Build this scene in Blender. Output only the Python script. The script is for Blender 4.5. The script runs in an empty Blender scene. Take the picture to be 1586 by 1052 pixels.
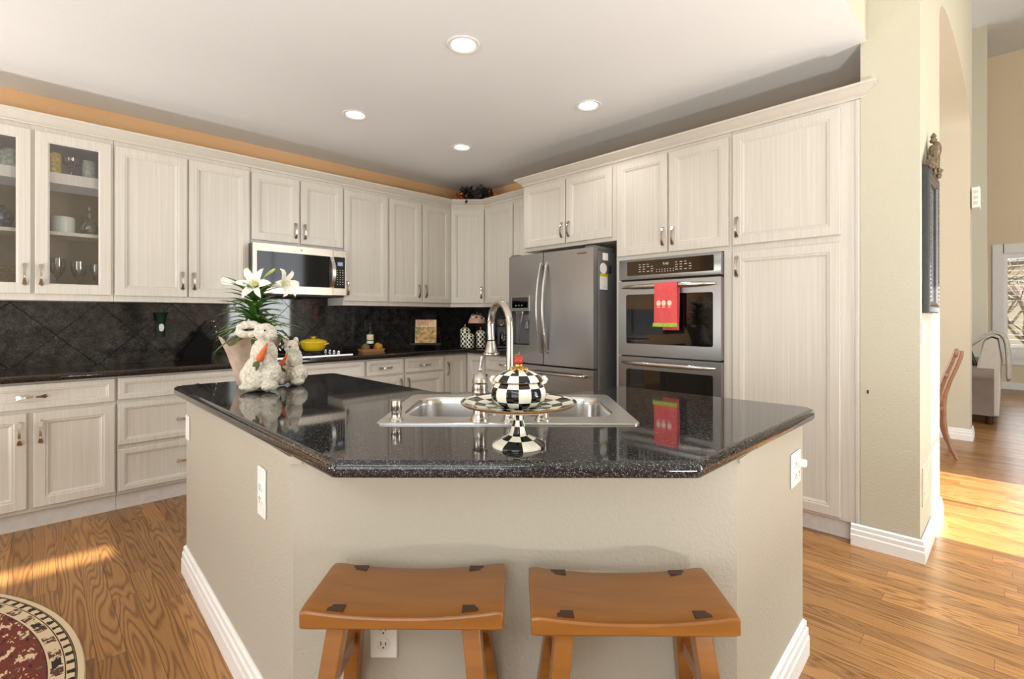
import bpy, bmesh, math, random
from mathutils import Vector, Matrix, noise
from mathutils.geometry import tessellate_polygon
random.seed(7)
sc = bpy.context.scene
PI = math.pi
def R(d): return math.radians(d)

# ------------------------------------------------------------------ camera
EYE = 1.245
cam_d = bpy.data.cameras.new('camera')
cam_d.sensor_width = 36.0
cam_d.lens = 36.0 * 755.0 / 1586.0
cam_d.shift_y = -36.0 / 1586.0
cam_d.clip_start = 0.05
cam = bpy.data.objects.new('camera', cam_d)
sc.collection.objects.link(cam)
cam.location = (0, 0, EYE)
cam.rotation_euler = (R(90), 0, R(45.4517 - 90))
sc.camera = cam

# ------------------------------------------------------------------ world, sun, window light, exposure
w = bpy.data.worlds.new('sky'); sc.world = w; w.use_nodes = True
bg = w.node_tree.nodes['Background']
bg.inputs['Color'].default_value = (0.86, 0.93, 1.0, 1); bg.inputs['Strength'].default_value = 1.6
sc.view_settings.view_transform = 'Standard'; sc.view_settings.look = 'None'
sc.view_settings.gamma = 1.0; sc.view_settings.use_curve_mapping = False
sc.view_settings.exposure = -0.46
sc.cycles.use_denoising = True
sc.cycles.sample_clamp_indirect = 6.0

def light(name, kind, loc, rot, energy, color, **kw):
    d = bpy.data.lights.new(name, kind); d.energy = energy; d.color = color
    for k, v in kw.items(): setattr(d, k, v)
    o = bpy.data.objects.new(name, d); sc.collection.objects.link(o)
    o.location = loc; o.rotation_euler = rot
    return o
light('sun', 'SUN', (4, -8, 6), (R(65), 0, 0), 34.0, (1.0, 0.93, 0.80), angle=R(0.35))
# daylight through the window openings, plus lamps tilted up, added to brighten ceilings
SKYC, FILLC = (0.93, 0.97, 1.0), (1.0, 0.985, 0.95)
light('daylight_south', 'AREA', (4.42, -5.12, 2.0), (R(90), 0, 0), 240, SKYC, shape='RECTANGLE', size=1.66, size_y=3.8)
light('daylight_west', 'AREA', (-4.1, -2.2, 1.9), (R(90), 0, R(-90)), 70, SKYC, shape='RECTANGLE', size=3.4, size_y=3.2)
light('ceiling_fill_west', 'AREA', (-4.08, -2.2, 1.5), (R(125), 0, R(-90)), 70, FILLC, shape='RECTANGLE', size=3.4, size_y=2.2)
light('daylight_nook', 'AREA', (-4.1, 2.3, 1.25), (R(90), 0, R(-90)), 45, SKYC, shape='RECTANGLE', size=2.6, size_y=2.1)
light('ceiling_fill_nook', 'AREA', (-4.08, 2.3, 1.0), (R(122), 0, R(-90)), 60, FILLC, shape='RECTANGLE', size=2.6, size_y=1.4)
light('ceiling_fill_south', 'AREA', (4.42, -5.10, 1.2), (R(115), 0, 0), 70, FILLC, shape='RECTANGLE', size=1.66, size_y=2.2)
light('daylight_east', 'AREA', (12.15, -0.62, 1.5), (R(90), 0, R(90)), 48, SKYC, shape='RECTANGLE', size=1.4, size_y=1.7)
light('fill_high', 'AREA', (-4.1, -2.2, 4.6), (R(90), 0, R(-90)), 170, SKYC, shape='RECTANGLE', size=4.4, size_y=1.3)  # added lamp up high, lifts the great room
light('fill_living', 'AREA', (9.0, 3.5, 2.0), (R(90), 0, R(180)), 90, SKYC, shape='RECTANGLE', size=2.4, size_y=3.0)  # added lamp, brightens the far living room
light('fill_dining', 'AREA', (5.4, 3.5, 1.75), (R(90), 0, R(180)), 110, SKYC, shape='RECTANGLE', size=1.6, size_y=1.7)  # added lamp, brightens the arch reveal from the dining side

# ------------------------------------------------------------------ helpers: materials
def lin(c):
    return tuple(((x / 255.0) / 12.92 if x <= 10.3 else (((x / 255.0) + 0.055) / 1.055) ** 2.4) for x in c) + (1.0,)
class NT:
    def __init__(s, name):
        s.m = bpy.data.materials.new(name); s.m.use_nodes = True
        s.t = s.m.node_tree; s.p = s.t.nodes['Principled BSDF']; s.out = s.t.nodes['Material Output']
    def n(s, t, **kw):
        nd = s.t.nodes.new(t)
        for k, v in kw.items(): setattr(nd, k, v)
        return nd
    def l(s, a, b): s.t.links.new(a, b)
    def val(s, sock, v):
        if hasattr(v, 'node'): s.l(v, sock)
        else: sock.default_value = v
    def math(s, op, a, b=0.0, c=None):
        nd = s.n('ShaderNodeMath', operation=op); s.val(nd.inputs[0], a); s.val(nd.inputs[1], b)
        if c is not None: s.val(nd.inputs[2], c)
        return nd.outputs[0]
    def mapping(s, src, scale=(1, 1, 1), loc=(0, 0, 0), rot=(0, 0, 0)):
        nd = s.n('ShaderNodeMapping'); s.l(src, nd.inputs[0])
        nd.inputs['Scale'].default_value = scale; nd.inputs['Location'].default_value = loc; nd.inputs['Rotation'].default_value = rot
        return nd.outputs[0]
    def pos(s): return s.n('ShaderNodeNewGeometry').outputs['Position']
    def obj(s): return s.n('ShaderNodeTexCoord').outputs['Object']
    def noise(s, vec, scale, detail=2, rough=.5):
        nd = s.n('ShaderNodeTexNoise'); s.l(vec, nd.inputs['Vector']); nd.inputs['Scale'].default_value = scale
        nd.inputs['Detail'].default_value = detail; nd.inputs['Roughness'].default_value = rough
        return nd.outputs['Fac']
    def ramp(s, fac, stops, interp='LINEAR'):
        nd = s.n('ShaderNodeValToRGB'); s.val(nd.inputs[0], fac); cr = nd.color_ramp; cr.interpolation = interp
        while len(cr.elements) < len(stops): cr.elements.new(0.5)
        for e, (p, c) in zip(cr.elements, stops):
            e.position = p; e.color = c if len(c) == 4 else tuple(c) + (1,)
        return nd.outputs[0]
    def mix(s, fac, a, b, mode='MIX'):
        nd = s.n('ShaderNodeMix', data_type='RGBA', blend_type=mode)
        s.val(nd.inputs[0], fac); s.val(nd.inputs[6], a); s.val(nd.inputs[7], b)
        return nd.outputs[2]
    def bump(s, h, strength, dist=0.002):
        nd = s.n('ShaderNodeBump'); s.l(h, nd.inputs['Height']); nd.inputs['Strength'].default_value = strength
        nd.inputs['Distance'].default_value = dist; s.l(nd.outputs[0], s.p.inputs['Normal'])
    def set(s, base=None, rough=None, metal=None, spec=None, **kw):
        if base is not None: s.val(s.p.inputs['Base Color'], base)
        if rough is not None: s.val(s.p.inputs['Roughness'], rough)
        if metal is not None: s.val(s.p.inputs['Metallic'], metal)
        if spec is not None: s.val(s.p.inputs['Specular IOR Level'], spec)
        for k, v in kw.items(): s.val(s.p.inputs[k.replace('_', ' ')], v)
        return s
def simple(name, rgb, rough=.5, metal=0.0, var=0.06, vscale=25, bump=0.0, bscale=120, spec=None, **kw):
    t = NT(name); c = lin(rgb)
    f = t.noise(t.obj(), vscale, 3)
    lo = tuple(x * (1 - var) for x in c[:3]) + (1,); hi = tuple(min(1, x * (1 + var)) for x in c[:3]) + (1,)
    t.set(t.ramp(f, [(.3, lo), (.7, hi)]), rough, metal, spec, **kw)
    if bump: t.bump(t.noise(t.obj(), bscale, 3), bump)
    return t.m
M = {}
def cabinet_paint(name, a, b):
    t = NT(name); v = t.mapping(t.pos(), (110, 110, 1.3))
    f = t.noise(v, 1.0, 3, .6); g = t.noise(t.mapping(t.pos(), (30, 30, .8)), 1.0, 2)
    t.set(t.mix(t.math('MULTIPLY', g, .35), t.ramp(f, [(.32, lin(a)), (.62, lin(b))]), lin(a)), .38)
    t.bump(f, .02)
    return t.m
M['cab'] = cabinet_paint('glazed_white_paint', (203, 197, 187), (215, 210, 201))
M['crown'] = simple('crown_white_paint', (209, 203, 192), .4, var=.02)
M['cabin'] = simple('cabinet_interior', (126, 108, 95), .5)
M['kick'] = simple('toe_kick_paint', (214, 208, 203), .5)
def plaster(name, rgb, bs=85, st=.55):
    t = NT(name); p = t.pos(); c = lin(rgb)
    f = t.noise(p, 1.2, 2)
    t.set(t.ramp(f, [(.3, tuple(x * .96 for x in c[:3])), (.7, c[:3])]), .62, 0, .3)
    t.bump(t.noise(p, bs, 3, .55), st, .003)
    return t.m
M['ceil'] = plaster('ceiling_paint', (236, 238, 238), 60, .3)
M['cream'] = plaster('cream_wall_paint', (199, 194, 175))
M['tan'] = plaster('tan_wall_paint', (228, 213, 184))
M['orange'] = plaster('apricot_wall_paint', (227, 184, 138))
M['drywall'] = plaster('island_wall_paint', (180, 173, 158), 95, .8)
M['base'] = simple('white_trim_paint', (236, 235, 233), .35, var=.02)
M['ventpaint'] = simple('cream_vent_paint', (205, 199, 178), .5, var=.02)
M['white'] = simple('white_plastic', (240, 239, 235), .35, var=.02)
M['black'] = simple('black_plastic', (16, 16, 17), .3, var=.2)
M['matte'] = simple('matte_black', (13, 12, 12), .75, spec=.15)
M['dark'] = simple('dark_cavity', (30, 27, 25), .6)
def steel(name, base, rough, axis='Z', an=.6, brush=(2, 2, 260)):
    t = NT(name); f = t.noise(t.mapping(t.obj(), brush), 1.0, 3, .6)
    c = lin(base)
    t.set(t.ramp(f, [(.25, tuple(x * .96 for x in c[:3])), (.75, c[:3])]), t.math('MULTIPLY_ADD', f, .03, rough - .015), 1.0)
    t.p.inputs['Anisotropic'].default_value = an
    tg = t.n('ShaderNodeTangent', direction_type='RADIAL', axis=axis); t.l(tg.outputs[0], t.p.inputs['Tangent'])
    return t.m
M['steel'] = steel('brushed_stainless', (156, 156, 156), .3, an=.85)
M['steelh'] = steel('polished_stainless', (205, 203, 200), .2, an=.2)
M['sink'] = steel('sink_stainless', (228, 227, 225), .28, an=.3)
M['sinkbowl'] = steel('sink_bowl_stainless', (196, 195, 193), .22, an=.3)
M['nickel'] = steel('brushed_nickel', (190, 184, 176), .2, an=.1)
M['mw'] = steel('warm_stainless', (168, 156, 142), .27)
M['fside'] = simple('grey_fridge_side', (112, 113, 116), .32, .3, var=.03)
M['bronze'] = NT('pewter_pull').set(lin((186, 178, 168)), .26, 1.0).m
M['blackglass'] = NT('black_glass').set(lin((10, 10, 11)), .03, 0, .6).m
M['smokeglass'] = NT('smoked_glass').set(lin((9, 9, 10)), .06, 0, .22).m
M['legend'] = simple('key_legend_print', (205, 205, 200), .5)
def granite(name, base, specks, rough, sc1=330, sc2=120):
    t = NT(name); p = t.pos()
    v = t.n('ShaderNodeTexVoronoi', feature='F1'); t.l(p, v.inputs['Vector']); v.inputs['Scale'].default_value = sc1
    sep = t.n('ShaderNodeSeparateColor'); t.l(v.outputs['Color'], sep.inputs[0])
    c = t.ramp(sep.outputs[0], [(0, lin(base[0])), (.45, lin(base[1])), (.72, lin(specks[0])), (.93, lin(specks[1]))], 'CONSTANT')
    big = t.ramp(t.noise(p, sc2, 4, .7), [(.38, (.35, .35, .35)), (.68, (1.25, 1.25, 1.25))])
    t.set(t.mix(1.0, c, big, 'MULTIPLY'), rough, 0, .5)
    return t
M['granite'] = granite('black_speckled_granite', ((30, 30, 31), (50, 50, 51)), ((80, 79, 80), (132, 131, 130)), .045, 480, 160).m
M['granite2'] = granite('brown_black_granite', ((26, 21, 18), (42, 34, 29)), ((60, 50, 43), (92, 80, 71)), .06, 560, 160).m
def tile():
    t = granite('granite_backsplash_tile', ((46, 44, 43), (62, 60, 58)), ((74, 71, 69), (96, 92, 89)), .05, 300, 14)
    sep = t.n('ShaderNodeSeparateXYZ'); t.l(t.pos(), sep.inputs[0])
    x = t.math('SUBTRACT', sep.outputs[0], sep.outputs[1]); x = t.math('ADD', x, 4.66); z = t.math('SUBTRACT', sep.outputs[2], 1.335)
    def near(a):
        fr = t.math('FRACT', t.math('ADD', t.math('DIVIDE', a, .4386), .5)); return t.math('LESS_THAN', t.math('ABSOLUTE', t.math('SUBTRACT', fr, .5)), .0075)
    g = t.math('MAXIMUM', near(t.math('ADD', x, z)), near(t.math('SUBTRACT', x, z)))
    src = t.p.inputs['Base Color'].links[0].from_socket
    t.l(t.mix(g, src, lin((12, 10, 9))), t.p.inputs['Base Color'])
    t.l(t.math('MULTIPLY_ADD', g, .5, .045), t.p.inputs['Roughness']); t.l(t.math('MULTIPLY_ADD', g, -.45, .5), t.p.inputs['Specular IOR Level'])
    return t.m
M['tile'] = tile()
def oak():
    t = NT('oak_strip_floor'); sep = t.n('ShaderNodeSeparateXYZ'); t.l(t.pos(), sep.inputs[0])
    X, Y = sep.outputs[0], sep.outputs[1]; W = .083
    k = t.math('FLOOR', t.math('DIVIDE', X, W))
    def rnd(src, off):
        wn = t.n('ShaderNodeTexWhiteNoise', noise_dimensions='1D'); t.l(t.math('ADD', src, off), wn.inputs['W']); return wn.outputs['Value']
    yo = t.math('ADD', Y, t.math('MULTIPLY', rnd(k, .3), 3.0))
    j = t.math('FLOOR', t.math('DIVIDE', yo, 1.15))
    idn = t.math('ADD', t.math('MULTIPLY', k, 17.3), t.math('MULTIPLY', j, 5.71))
    r1, r2 = rnd(idn, .7), rnd(idn, 4.1)
    cv = t.n('ShaderNodeCombineXYZ'); t.l(t.math('ADD', X, t.math('MULTIPLY', r1, 30)), cv.inputs[0]); t.l(t.math('ADD', Y, t.math('MULTIPLY', r2, 40)), cv.inputs[1])
    body = t.noise(t.mapping(cv.outputs[0], (7, .55, 1)), 1.0, 2, .45)
    rings = t.math('MULTIPLY_ADD', t.math('SINE', t.math('MULTIPLY', body, 170)), .5, .5)
    rings = t.math('POWER', rings, 2.2)
    fine = t.noise(t.mapping(cv.outputs[0], (260, 9, 1)), 1.0, 3, .7)
    g = t.math('MULTIPLY_ADD', fine, .55, t.math('MULTIPLY', rings, .42))
    c = t.ramp(g, [(.12, lin((170, 125, 74))), (.5, lin((147, 103, 57))), (.9, lin((96, 60, 29)))])
    c = t.mix(1.0, c, t.ramp(r1, [(0, (.74, .71, .66)), (.5, (1, 1, 1)), (1, (1.22, 1.20, 1.16))]), 'MULTIPLY')
    fx = t.math('FRACT', t.math('DIVIDE', X, W)); fy = t.math('FRACT', t.math('DIVIDE', yo, 1.15))
    seam = t.math('MAXIMUM', t.math('LESS_THAN', fx, .028), t.math('LESS_THAN', fy, .0016))
    c = t.mix(t.math('MULTIPLY', seam, .75), c, lin((70, 40, 18)))
    t.set(c, t.math('MULTIPLY_ADD', g, .12, .26), 0, .5)
    t.bump(t.math('SUBTRACT', fine, seam), .04)
    return t.m
M['oak'] = oak()
def stoolwood(name, a, b, c3):
    t = NT(name); o = t.obj()
    f = t.noise(t.mapping(o, (3, 34, 34)), 1.0, 4, .6); g = t.noise(t.mapping(o, (1.2, 5, 5)), 1.0, 2)
    t.set(t.mix(t.ramp(g, [(.35, (0, 0, 0)), (.7, (1, 1, 1))]), t.ramp(f, [(.3, lin(a)), (.7, lin(b))]), lin(c3)), .3, 0, .5)
    t.p.inputs['Coat Weight'].default_value = .3; t.p.inputs['Coat Roughness'].default_value = .15
    return t.m
M['stool'] = stoolwood('honey_stained_wood', (126, 77, 26), (156, 101, 40), (142, 87, 32))
M['tenon'] = simple('dark_wood_tenon', (62, 32, 18), .4, var=.2)
M['chair'] = stoolwood('brown_chair_wood', (126, 88, 62), (160, 118, 88), (140, 100, 74))
M['ivory'] = simple('ivory_glaze', (236, 232, 214), .12, var=.05, vscale=60)
M['jet'] = simple('black_glaze', (20, 21, 24), .1, var=.5, vscale=80)
M['gold'] = NT('gold_lustre').set(lin((190, 150, 84)), .25, 1.0).m
M['goldrim'] = simple('bronze_rim_glaze', (150, 112, 68), .25, .5)
M['apple'] = simple('red_glaze', (170, 52, 34), .25, var=.3, vscale=70)
def bunnymat():
    t = NT('shaggy_plaster'); o = t.obj()
    f = t.noise(o, 75, 5, .7); g = t.noise(o, 20, 2)
    t.set(t.mix(t.math('MULTIPLY', g, .4), t.ramp(f, [(.3, lin((168, 156, 134))), (.58, lin((236, 231, 218)))]), lin((222, 215, 198))), .85)
    t.bump(f, .9, .006)
    return t.m
M['bunny'] = bunnymat()
M['carrot'] = simple('carrot_paint', (214, 104, 52), .6, var=.2, vscale=60)
M['cgreen'] = simple('painted_leaf_green', (70, 84, 40), .6, var=.2)
M['leaf'] = simple('lily_leaf_green', (74, 112, 40), .4, var=.45, vscale=14)
M['petal'] = simple('white_lily_petal', (244, 242, 232), .5, var=.04, Subsurface_Weight=.1)
M['bud'] = simple('green_lily_bud', (188, 200, 110), .5, var=.12)
M['throat'] = simple('lily_throat_yellow', (220, 216, 130), .5, var=.1)
M['wrap'] = simple('taupe_paper_wrap', (186, 164, 146), .7, var=.14, vscale=30, bump=.4, bscale=60)
M['yellow'] = simple('yellow_enamel', (226, 190, 40), .15, var=.06)
M['towel'] = simple('coral_terry', (230, 92, 94), .9, var=.08, vscale=90, bump=.5, bscale=500)
M['lime'] = simple('lime_trim', (168, 200, 70), .9, var=.25, vscale=120)
M['motif'] = simple('cream_applique', (244, 224, 200), .9, var=.1)
M['paper'] = simple('paper', (236, 236, 232), .7, var=.05, vscale=60)
M['notey'] = simple('yellow_note_edge', (196, 176, 40), .6)
M['orangeprint'] = simple('orange_print', (232, 86, 24), .6, var=.2, vscale=70)
M['iron'] = simple('black_wrought_iron', (22, 20, 19), .45, .1)
M['bottle'] = NT('dark_bottle_glass').set(lin((22, 14, 10)), .06, 0, .6).m
M['label'] = simple('cream_label', (226, 212, 178), .6)
M['tray'] = simple('terracotta_tray', (206, 150, 104), .6, var=.1)
M['moss'] = simple('moss_green', (120, 104, 44), .9, var=.4, vscale=90, bump=.8, bscale=160)
M['moss2'] = simple('golden_flower', (190, 140, 40), .8, var=.4, vscale=90)
M['darkleaf'] = simple('dark_silk_leaf', (44, 46, 30), .6, var=.5, vscale=12)
M['plum'] = simple('plum_silk_leaf', (46, 36, 44), .55, var=.4, vscale=12)
M['orangeleaf'] = simple('orange_silk_leaf', (190, 96, 34), .6, var=.35, vscale=12)
M['gdark'] = NT('dark_green_glass').set(lin((24, 50, 40)), .1, 0, .5).m
M['sofa'] = simple('taupe_microfiber', (136, 121, 111), .9, var=.08, vscale=9, bump=.2, bscale=200)
M['sofat'] = simple('pale_sofa_back', (196, 188, 178), .9, var=.04)
M['throw'] = simple('grey_knit_throw', (178, 174, 162), .95, var=.2, vscale=60, bump=.8, bscale=160)
M['footwood'] = simple('dark_foot_wood', (44, 30, 24), .35)
M['mirrorglass'] = NT('mirror_glass').set((.9, .9, .9, 1), .02, 1.0).m
M['framedark'] = simple('slate_black_frame', (50, 52, 56), .3, var=.2, vscale=40)
M['crest'] = simple('antique_bronze_carving', (112, 98, 78), .45, .4, var=.4, vscale=70, bump=.6, bscale=120)
M['china'] = simple('white_china', (224, 226, 222), .15, var=.03)
M['bluechina'] = simple('blue_pattern_china', (66, 74, 104), .2, var=.7, vscale=60)
M['celadon'] = simple('celadon_china', (168, 176, 160), .25, var=.35, vscale=40)
M['mustard'] = simple('mustard_tin', (196, 168, 56), .35, var=.4, vscale=50)
M['amberbox'] = simple('mottled_brown_box', (120, 96, 62), .5, var=.4, vscale=60)
M['pinkshade'] = simple('pink_glass_shade', (214, 168, 150), .2, var=.15, vscale=30)
M['bark'] = simple('bare_bark', (96, 84, 72), .8, var=.2)
M['lawn'] = simple('winter_lawn', (176, 164, 130), .9, var=.2, vscale=2)
M['house'] = simple('pale_siding', (206, 200, 192), .7, var=.04)
def glassy(name, tint=(1, 1, 1, 1), gl=.12):
    t = NT(name); t.t.nodes.remove(t.p)
    tr = t.n('ShaderNodeBsdfTransparent'); tr.inputs[0].default_value = tint
    g = t.n('ShaderNodeBsdfGlossy'); g.inputs['Roughness'].default_value = .03
    fr = t.n('ShaderNodeFresnel'); fr.inputs[0].default_value = 1.5
    ms = t.n('ShaderNodeMixShader'); t.l(t.math('MULTIPLY_ADD', fr.outputs[0], .9, gl * .3), ms.inputs[0])
    t.l(tr.outputs[0], ms.inputs[1]); t.l(g.outputs[0], ms.inputs[2]); t.l(ms.outputs[0], t.out.inputs[0])
    return t.m
M['pane'] = glassy('clear_pane')
M['glassware'] = glassy('clear_glassware', (.9, .92, .93, 1), .5)
def emit(name, rgb, strength):
    t = NT(name); t.set((0, 0, 0, 1)); t.p.inputs['Emission Color'].default_value = rgb; t.p.inputs['Emission Strength'].default_value = strength
    return t.m
M['lamp'] = emit('lit_lamp_lens', (1, .97, .92, 1), 14)
M['lcd'] = emit('blue_lcd', (.42, .5, .8, 1), .8)
M['led'] = emit('oven_clock_digits', (.8, .85, .5, 1), .9)
M['bulb'] = emit('night_light_bulb', (1, .96, .86, 1), .7)
def coverart():
    t = NT('cookbook_photo'); o = t.mapping(t.obj(), (1, 0, 1))
    f = t.noise(o, 24, 4, .7); g = t.noise(o, 11, 2)
    a = t.ramp(f, [(.25, lin((60, 34, 20))), (.42, lin((150, 104, 60))), (.55, lin((222, 178, 100))), (.72, lin((240, 214, 160)))])
    t.set(t.mix(t.ramp(g, [(.52, (0, 0, 0)), (.6, (1, 1, 1))]), a, lin((130, 130, 70))), .3)
    return t.m
M['cover'] = coverart()
def rugmat():
    t = NT('round_rug_weave'); sep = t.n('ShaderNodeSeparateXYZ'); t.l(t.obj(), sep.inputs[0])
    X, Y = sep.outputs[0], sep.outputs[1]
    r = t.math('SQRT', t.math('ADD', t.math('MULTIPLY', X, X), t.math('MULTIPLY', Y, Y)))
    e = t.math('SUBTRACT', 1.47, r); a = t.math('ARCTAN2', Y, X)
    nz = t.noise(t.obj(), 55, 3, .6)
    cream, blk, red = lin((206, 186, 152)), lin((40, 26, 26)), lin((106, 44, 32))
    def band(lo, hi): return t.math('MULTIPLY', t.math('GREATER_THAN', e, lo), t.math('LESS_THAN', e, hi))
    def spokes(n, ph, th): return t.math('GREATER_THAN', t.math('SINE', t.math('ADD', t.math('MULTIPLY', a, n), t.math('MULTIPLY', nz, ph))), th)
    fl = t.noise(t.mapping(t.obj(), (38, 17, 1)), 1.0, 3, .6)
    field = t.mix(t.math('GREATER_THAN', fl, .57), red, cream); field = t.mix(t.math('LESS_THAN', fl, .37), field, blk)
    fl2 = t.noise(t.obj(), 30, 2); field = t.mix(t.math('GREATER_THAN', fl2, .66), field, lin((96, 96, 84)))
    c = t.mix(t.math('GREATER_THAN', e, .1), cream, field)
    c = t.mix(t.math('MULTIPLY', band(.026, .05), spokes(150, 3, .35)), c, blk)
    c = t.mix(t.math('MULTIPLY', band(.058, .092), t.math('MULTIPLY', spokes(74, 5, .1), t.math('GREATER_THAN', nz, .47))), c, lin((84, 50, 40)))
    c = t.mix(t.math('MULTIPLY', band(.062, .088), spokes(26, 2, .86)), c, blk)
    for q in (.0235, .0275, .0535, .0995):
        c = t.mix(band(q - .0017, q + .0017), c, blk)
    t.set(c, .95); t.bump(t.noise(t.obj(), 420, 2), .5)
    return t.m
M['rug'] = rugmat()

# ------------------------------------------------------------------ helpers: meshes
class MB:
    def __init__(s, mtx=None): s.bm = bmesh.new(); s.M = mtx or Matrix(); s.mi = 0
    def v(s, co): return s.bm.verts.new(s.M @ Vector(co))
    def f(s, vs, mi=None):
        try: fc = s.bm.faces.new(vs)
        except ValueError: return None
        fc.material_index = s.mi if mi is None else mi
        return fc
    def box(s, x0, x1, y0, y1, z0, z1, b=0.0, seg=1):
        p = [s.v((x, y, z)) for z in (z0, z1) for y in (y0, y1) for x in (x0, x1)]
        fs = [s.f([p[i] for i in q]) for q in ((0, 2, 3, 1), (4, 5, 7, 6), (0, 1, 5, 4), (2, 6, 7, 3), (0, 4, 6, 2), (1, 3, 7, 5))]
        if b:
            ed = list({e for fc in fs for e in fc.edges})
            r = bmesh.ops.bevel(s.bm, geom=ed, offset=b, segments=seg, affect='EDGES', profile=.5, clamp_overlap=True)
            for fc in r['faces']: fc.material_index = s.mi
        return s
    def loft(s, rings, close=True, cap0=True, cap1=True, mats=None):
        vs = [[s.v(c) for c in r] for r in rings]
        for j in range(len(vs) - 1):
            n = len(vs[j])
            for i in range(n if close else n - 1):
                k = (i + 1) % n
                mi = mats(i, j) if mats else None
                s.f([vs[j][i], vs[j][k], vs[j + 1][k], vs[j + 1][i]], mi)
        if cap0: s.f(vs[0][::-1])
        if cap1: s.f(vs[-1])
        return vs
    def shell(s, rings, *a): s.loft(rings, *a); return s
    def lathe(s, prof, c=(0, 0, 0), n=32, mats=None, cap0=True, cap1=True, sx=1.0, sy=1.0):
        rings = [[(c[0] + r * sx * math.cos(2 * PI * i / n), c[1] + r * sy * math.sin(2 * PI * i / n), c[2] + z) for i in range(n)] for r, z in prof]
        s.loft(rings, True, cap0 and prof[0][0] > 1e-6, cap1 and prof[-1][0] > 1e-6, mats); return s
    def prism(s, pts, z0, z1, b=0):
        s.loft([[(x, y, z0) for x, y in pts], [(x, y, z1) for x, y in pts]]); return s
    def tube(s, pts, rad, n=10, sec=None, up=(0, 0, 1), caps=True):
        pts = [Vector(p) for p in pts]; rings = []; prev = None
        for i, p in enumerate(pts):
            d = (pts[min(i + 1, len(pts) - 1)] - pts[max(i - 1, 0)]).normalized()
            if prev is None:
                u = Vector(up); u = u - d * u.dot(d)
                if u.length < 1e-3: u = Vector((1, 0, 0)) - d * d.x
            else: u = prev - d * prev.dot(d)
            u.normalize(); prev = u; q = d.cross(u)
            r = rad[i] if isinstance(rad, (list, tuple)) else rad
            if isinstance(r, (list, tuple)): ra, rb = r
            else: ra = rb = r
            rings.append([tuple(p + u * ra * math.cos(2 * PI * k / n) + q * rb * math.sin(2 * PI * k / n)) for k in range(n)])
        s.loft(rings, True, caps, caps); return s
    def ball(s, c, r, n=16, m=10):
        rx, ry, rz = r if isinstance(r, (list, tuple)) else (r, r, r)
        prof = [(math.sin(PI * j / m), -math.cos(PI * j / m)) for j in range(m + 1)]
        top = s.v((c[0], c[1], c[2] + rz)); bot = s.v((c[0], c[1], c[2] - rz))
        rg = [[s.v((c[0] + rx * q * math.cos(2 * PI * i / n), c[1] + ry * q * math.sin(2 * PI * i / n), c[2] + rz * z)) for i in range(n)] for q, z in prof[1:-1]]
        for j in range(len(rg) - 1):
            for i in range(n): s.f([rg[j][i], rg[j][(i + 1) % n], rg[j + 1][(i + 1) % n], rg[j + 1][i]])
        for i in range(n):
            s.f([bot, rg[0][(i + 1) % n], rg[0][i]]); s.f([top, rg[-1][i], rg[-1][(i + 1) % n]])
        return s
    def flat(s, loops, z, mi=None, down=False):
        """one polygon with holes at height z"""
        vs = [[s.v((x, y, z)) for x, y in lp] for lp in loops]
        flatv = [v for lp in vs for v in lp]
        for tr in tessellate_polygon([[Vector((x, y, 0)) for x, y in lp] for lp in loops]):
            s.f([flatv[i] for i in tr], mi)
        return vs
    def panel(s, x0, x1, z0, z1, y, prof, cap=True, back=True):
        """concentric rectangles (inset, outward) seen from -Y"""
        rings = [[(x0 + i, y - o, z0 + i), (x1 - i, y - o, z0 + i), (x1 - i, y - o, z1 - i), (x0 + i, y - o, z1 - i)] for i, o in prof]
        s.loft(rings, True, back, cap); return s
    def sweep(s, path, prof, z0):
        """profile (out, up) along a 2D path, mitred; out is to the right of travel"""
        n = len(path); rings = []
        for i in range(n):
            P = Vector(path[i]); a = (P - Vector(path[i - 1])).normalized() if i else None
            b = (Vector(path[i + 1]) - P).normalized() if i < n - 1 else None
            if a is None: nn = Vector((b.y, -b.x)); k = 1
            elif b is None: nn = Vector((a.y, -a.x)); k = 1
            else:
                n1, n2 = Vector((a.y, -a.x)), Vector((b.y, -b.x)); nn = (n1 + n2).normalized(); k = 1 / max(.2, nn.dot(n1))
            rings.append([(P.x + nn.x * o * k, P.y + nn.y * o * k, z0 + u) for o, u in prof])
        s.loft(rings); return s
    def text(s, body, size, mtx, depth=.0004, align='CENTER', mi=None):
        cu = bpy.data.curves.new('lettering', 'FONT'); cu.body = body; cu.size = size; cu.extrude = depth; cu.align_x = align; cu.align_y = 'CENTER'
        o = bpy.data.objects.new('lettering', cu); sc.collection.objects.link(o)
        dg = bpy.context.evaluated_depsgraph_get(); me = bpy.data.meshes.new_from_object(o.evaluated_get(dg))
        vs = [s.v(mtx @ v.co) for v in me.vertices]
        for p in me.polygons: s.f([vs[i] for i in p.vertices], mi)
        bpy.data.objects.remove(o); bpy.data.meshes.remove(me); bpy.data.curves.remove(cu)
        return s
    def build(s, name, mat, parent=None, loc=None, rz=0, smooth=40, merge=0.0, flat_up=False):
        if merge: bmesh.ops.remove_doubles(s.bm, verts=s.bm.verts, dist=merge)
        bmesh.ops.recalc_face_normals(s.bm, faces=s.bm.faces)
        me = bpy.data.meshes.new(name); s.bm.to_mesh(me); s.bm.free()
        for m in (mat if isinstance(mat, (list, tuple)) else [mat]): me.materials.append(m)
        if smooth:
            me.polygons.foreach_set('use_smooth', [True] * len(me.polygons))
            me.set_sharp_from_angle(angle=R(smooth))
            if flat_up:
                for p in me.polygons:
                    if abs(p.normal.z) > .9995: p.use_smooth = False
        o = bpy.data.objects.new(name, me); sc.collection.objects.link(o)
        if parent is not None: o.parent = parent
        if loc is not None: o.location = loc
        o.rotation_euler.z = rz
        return o
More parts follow.
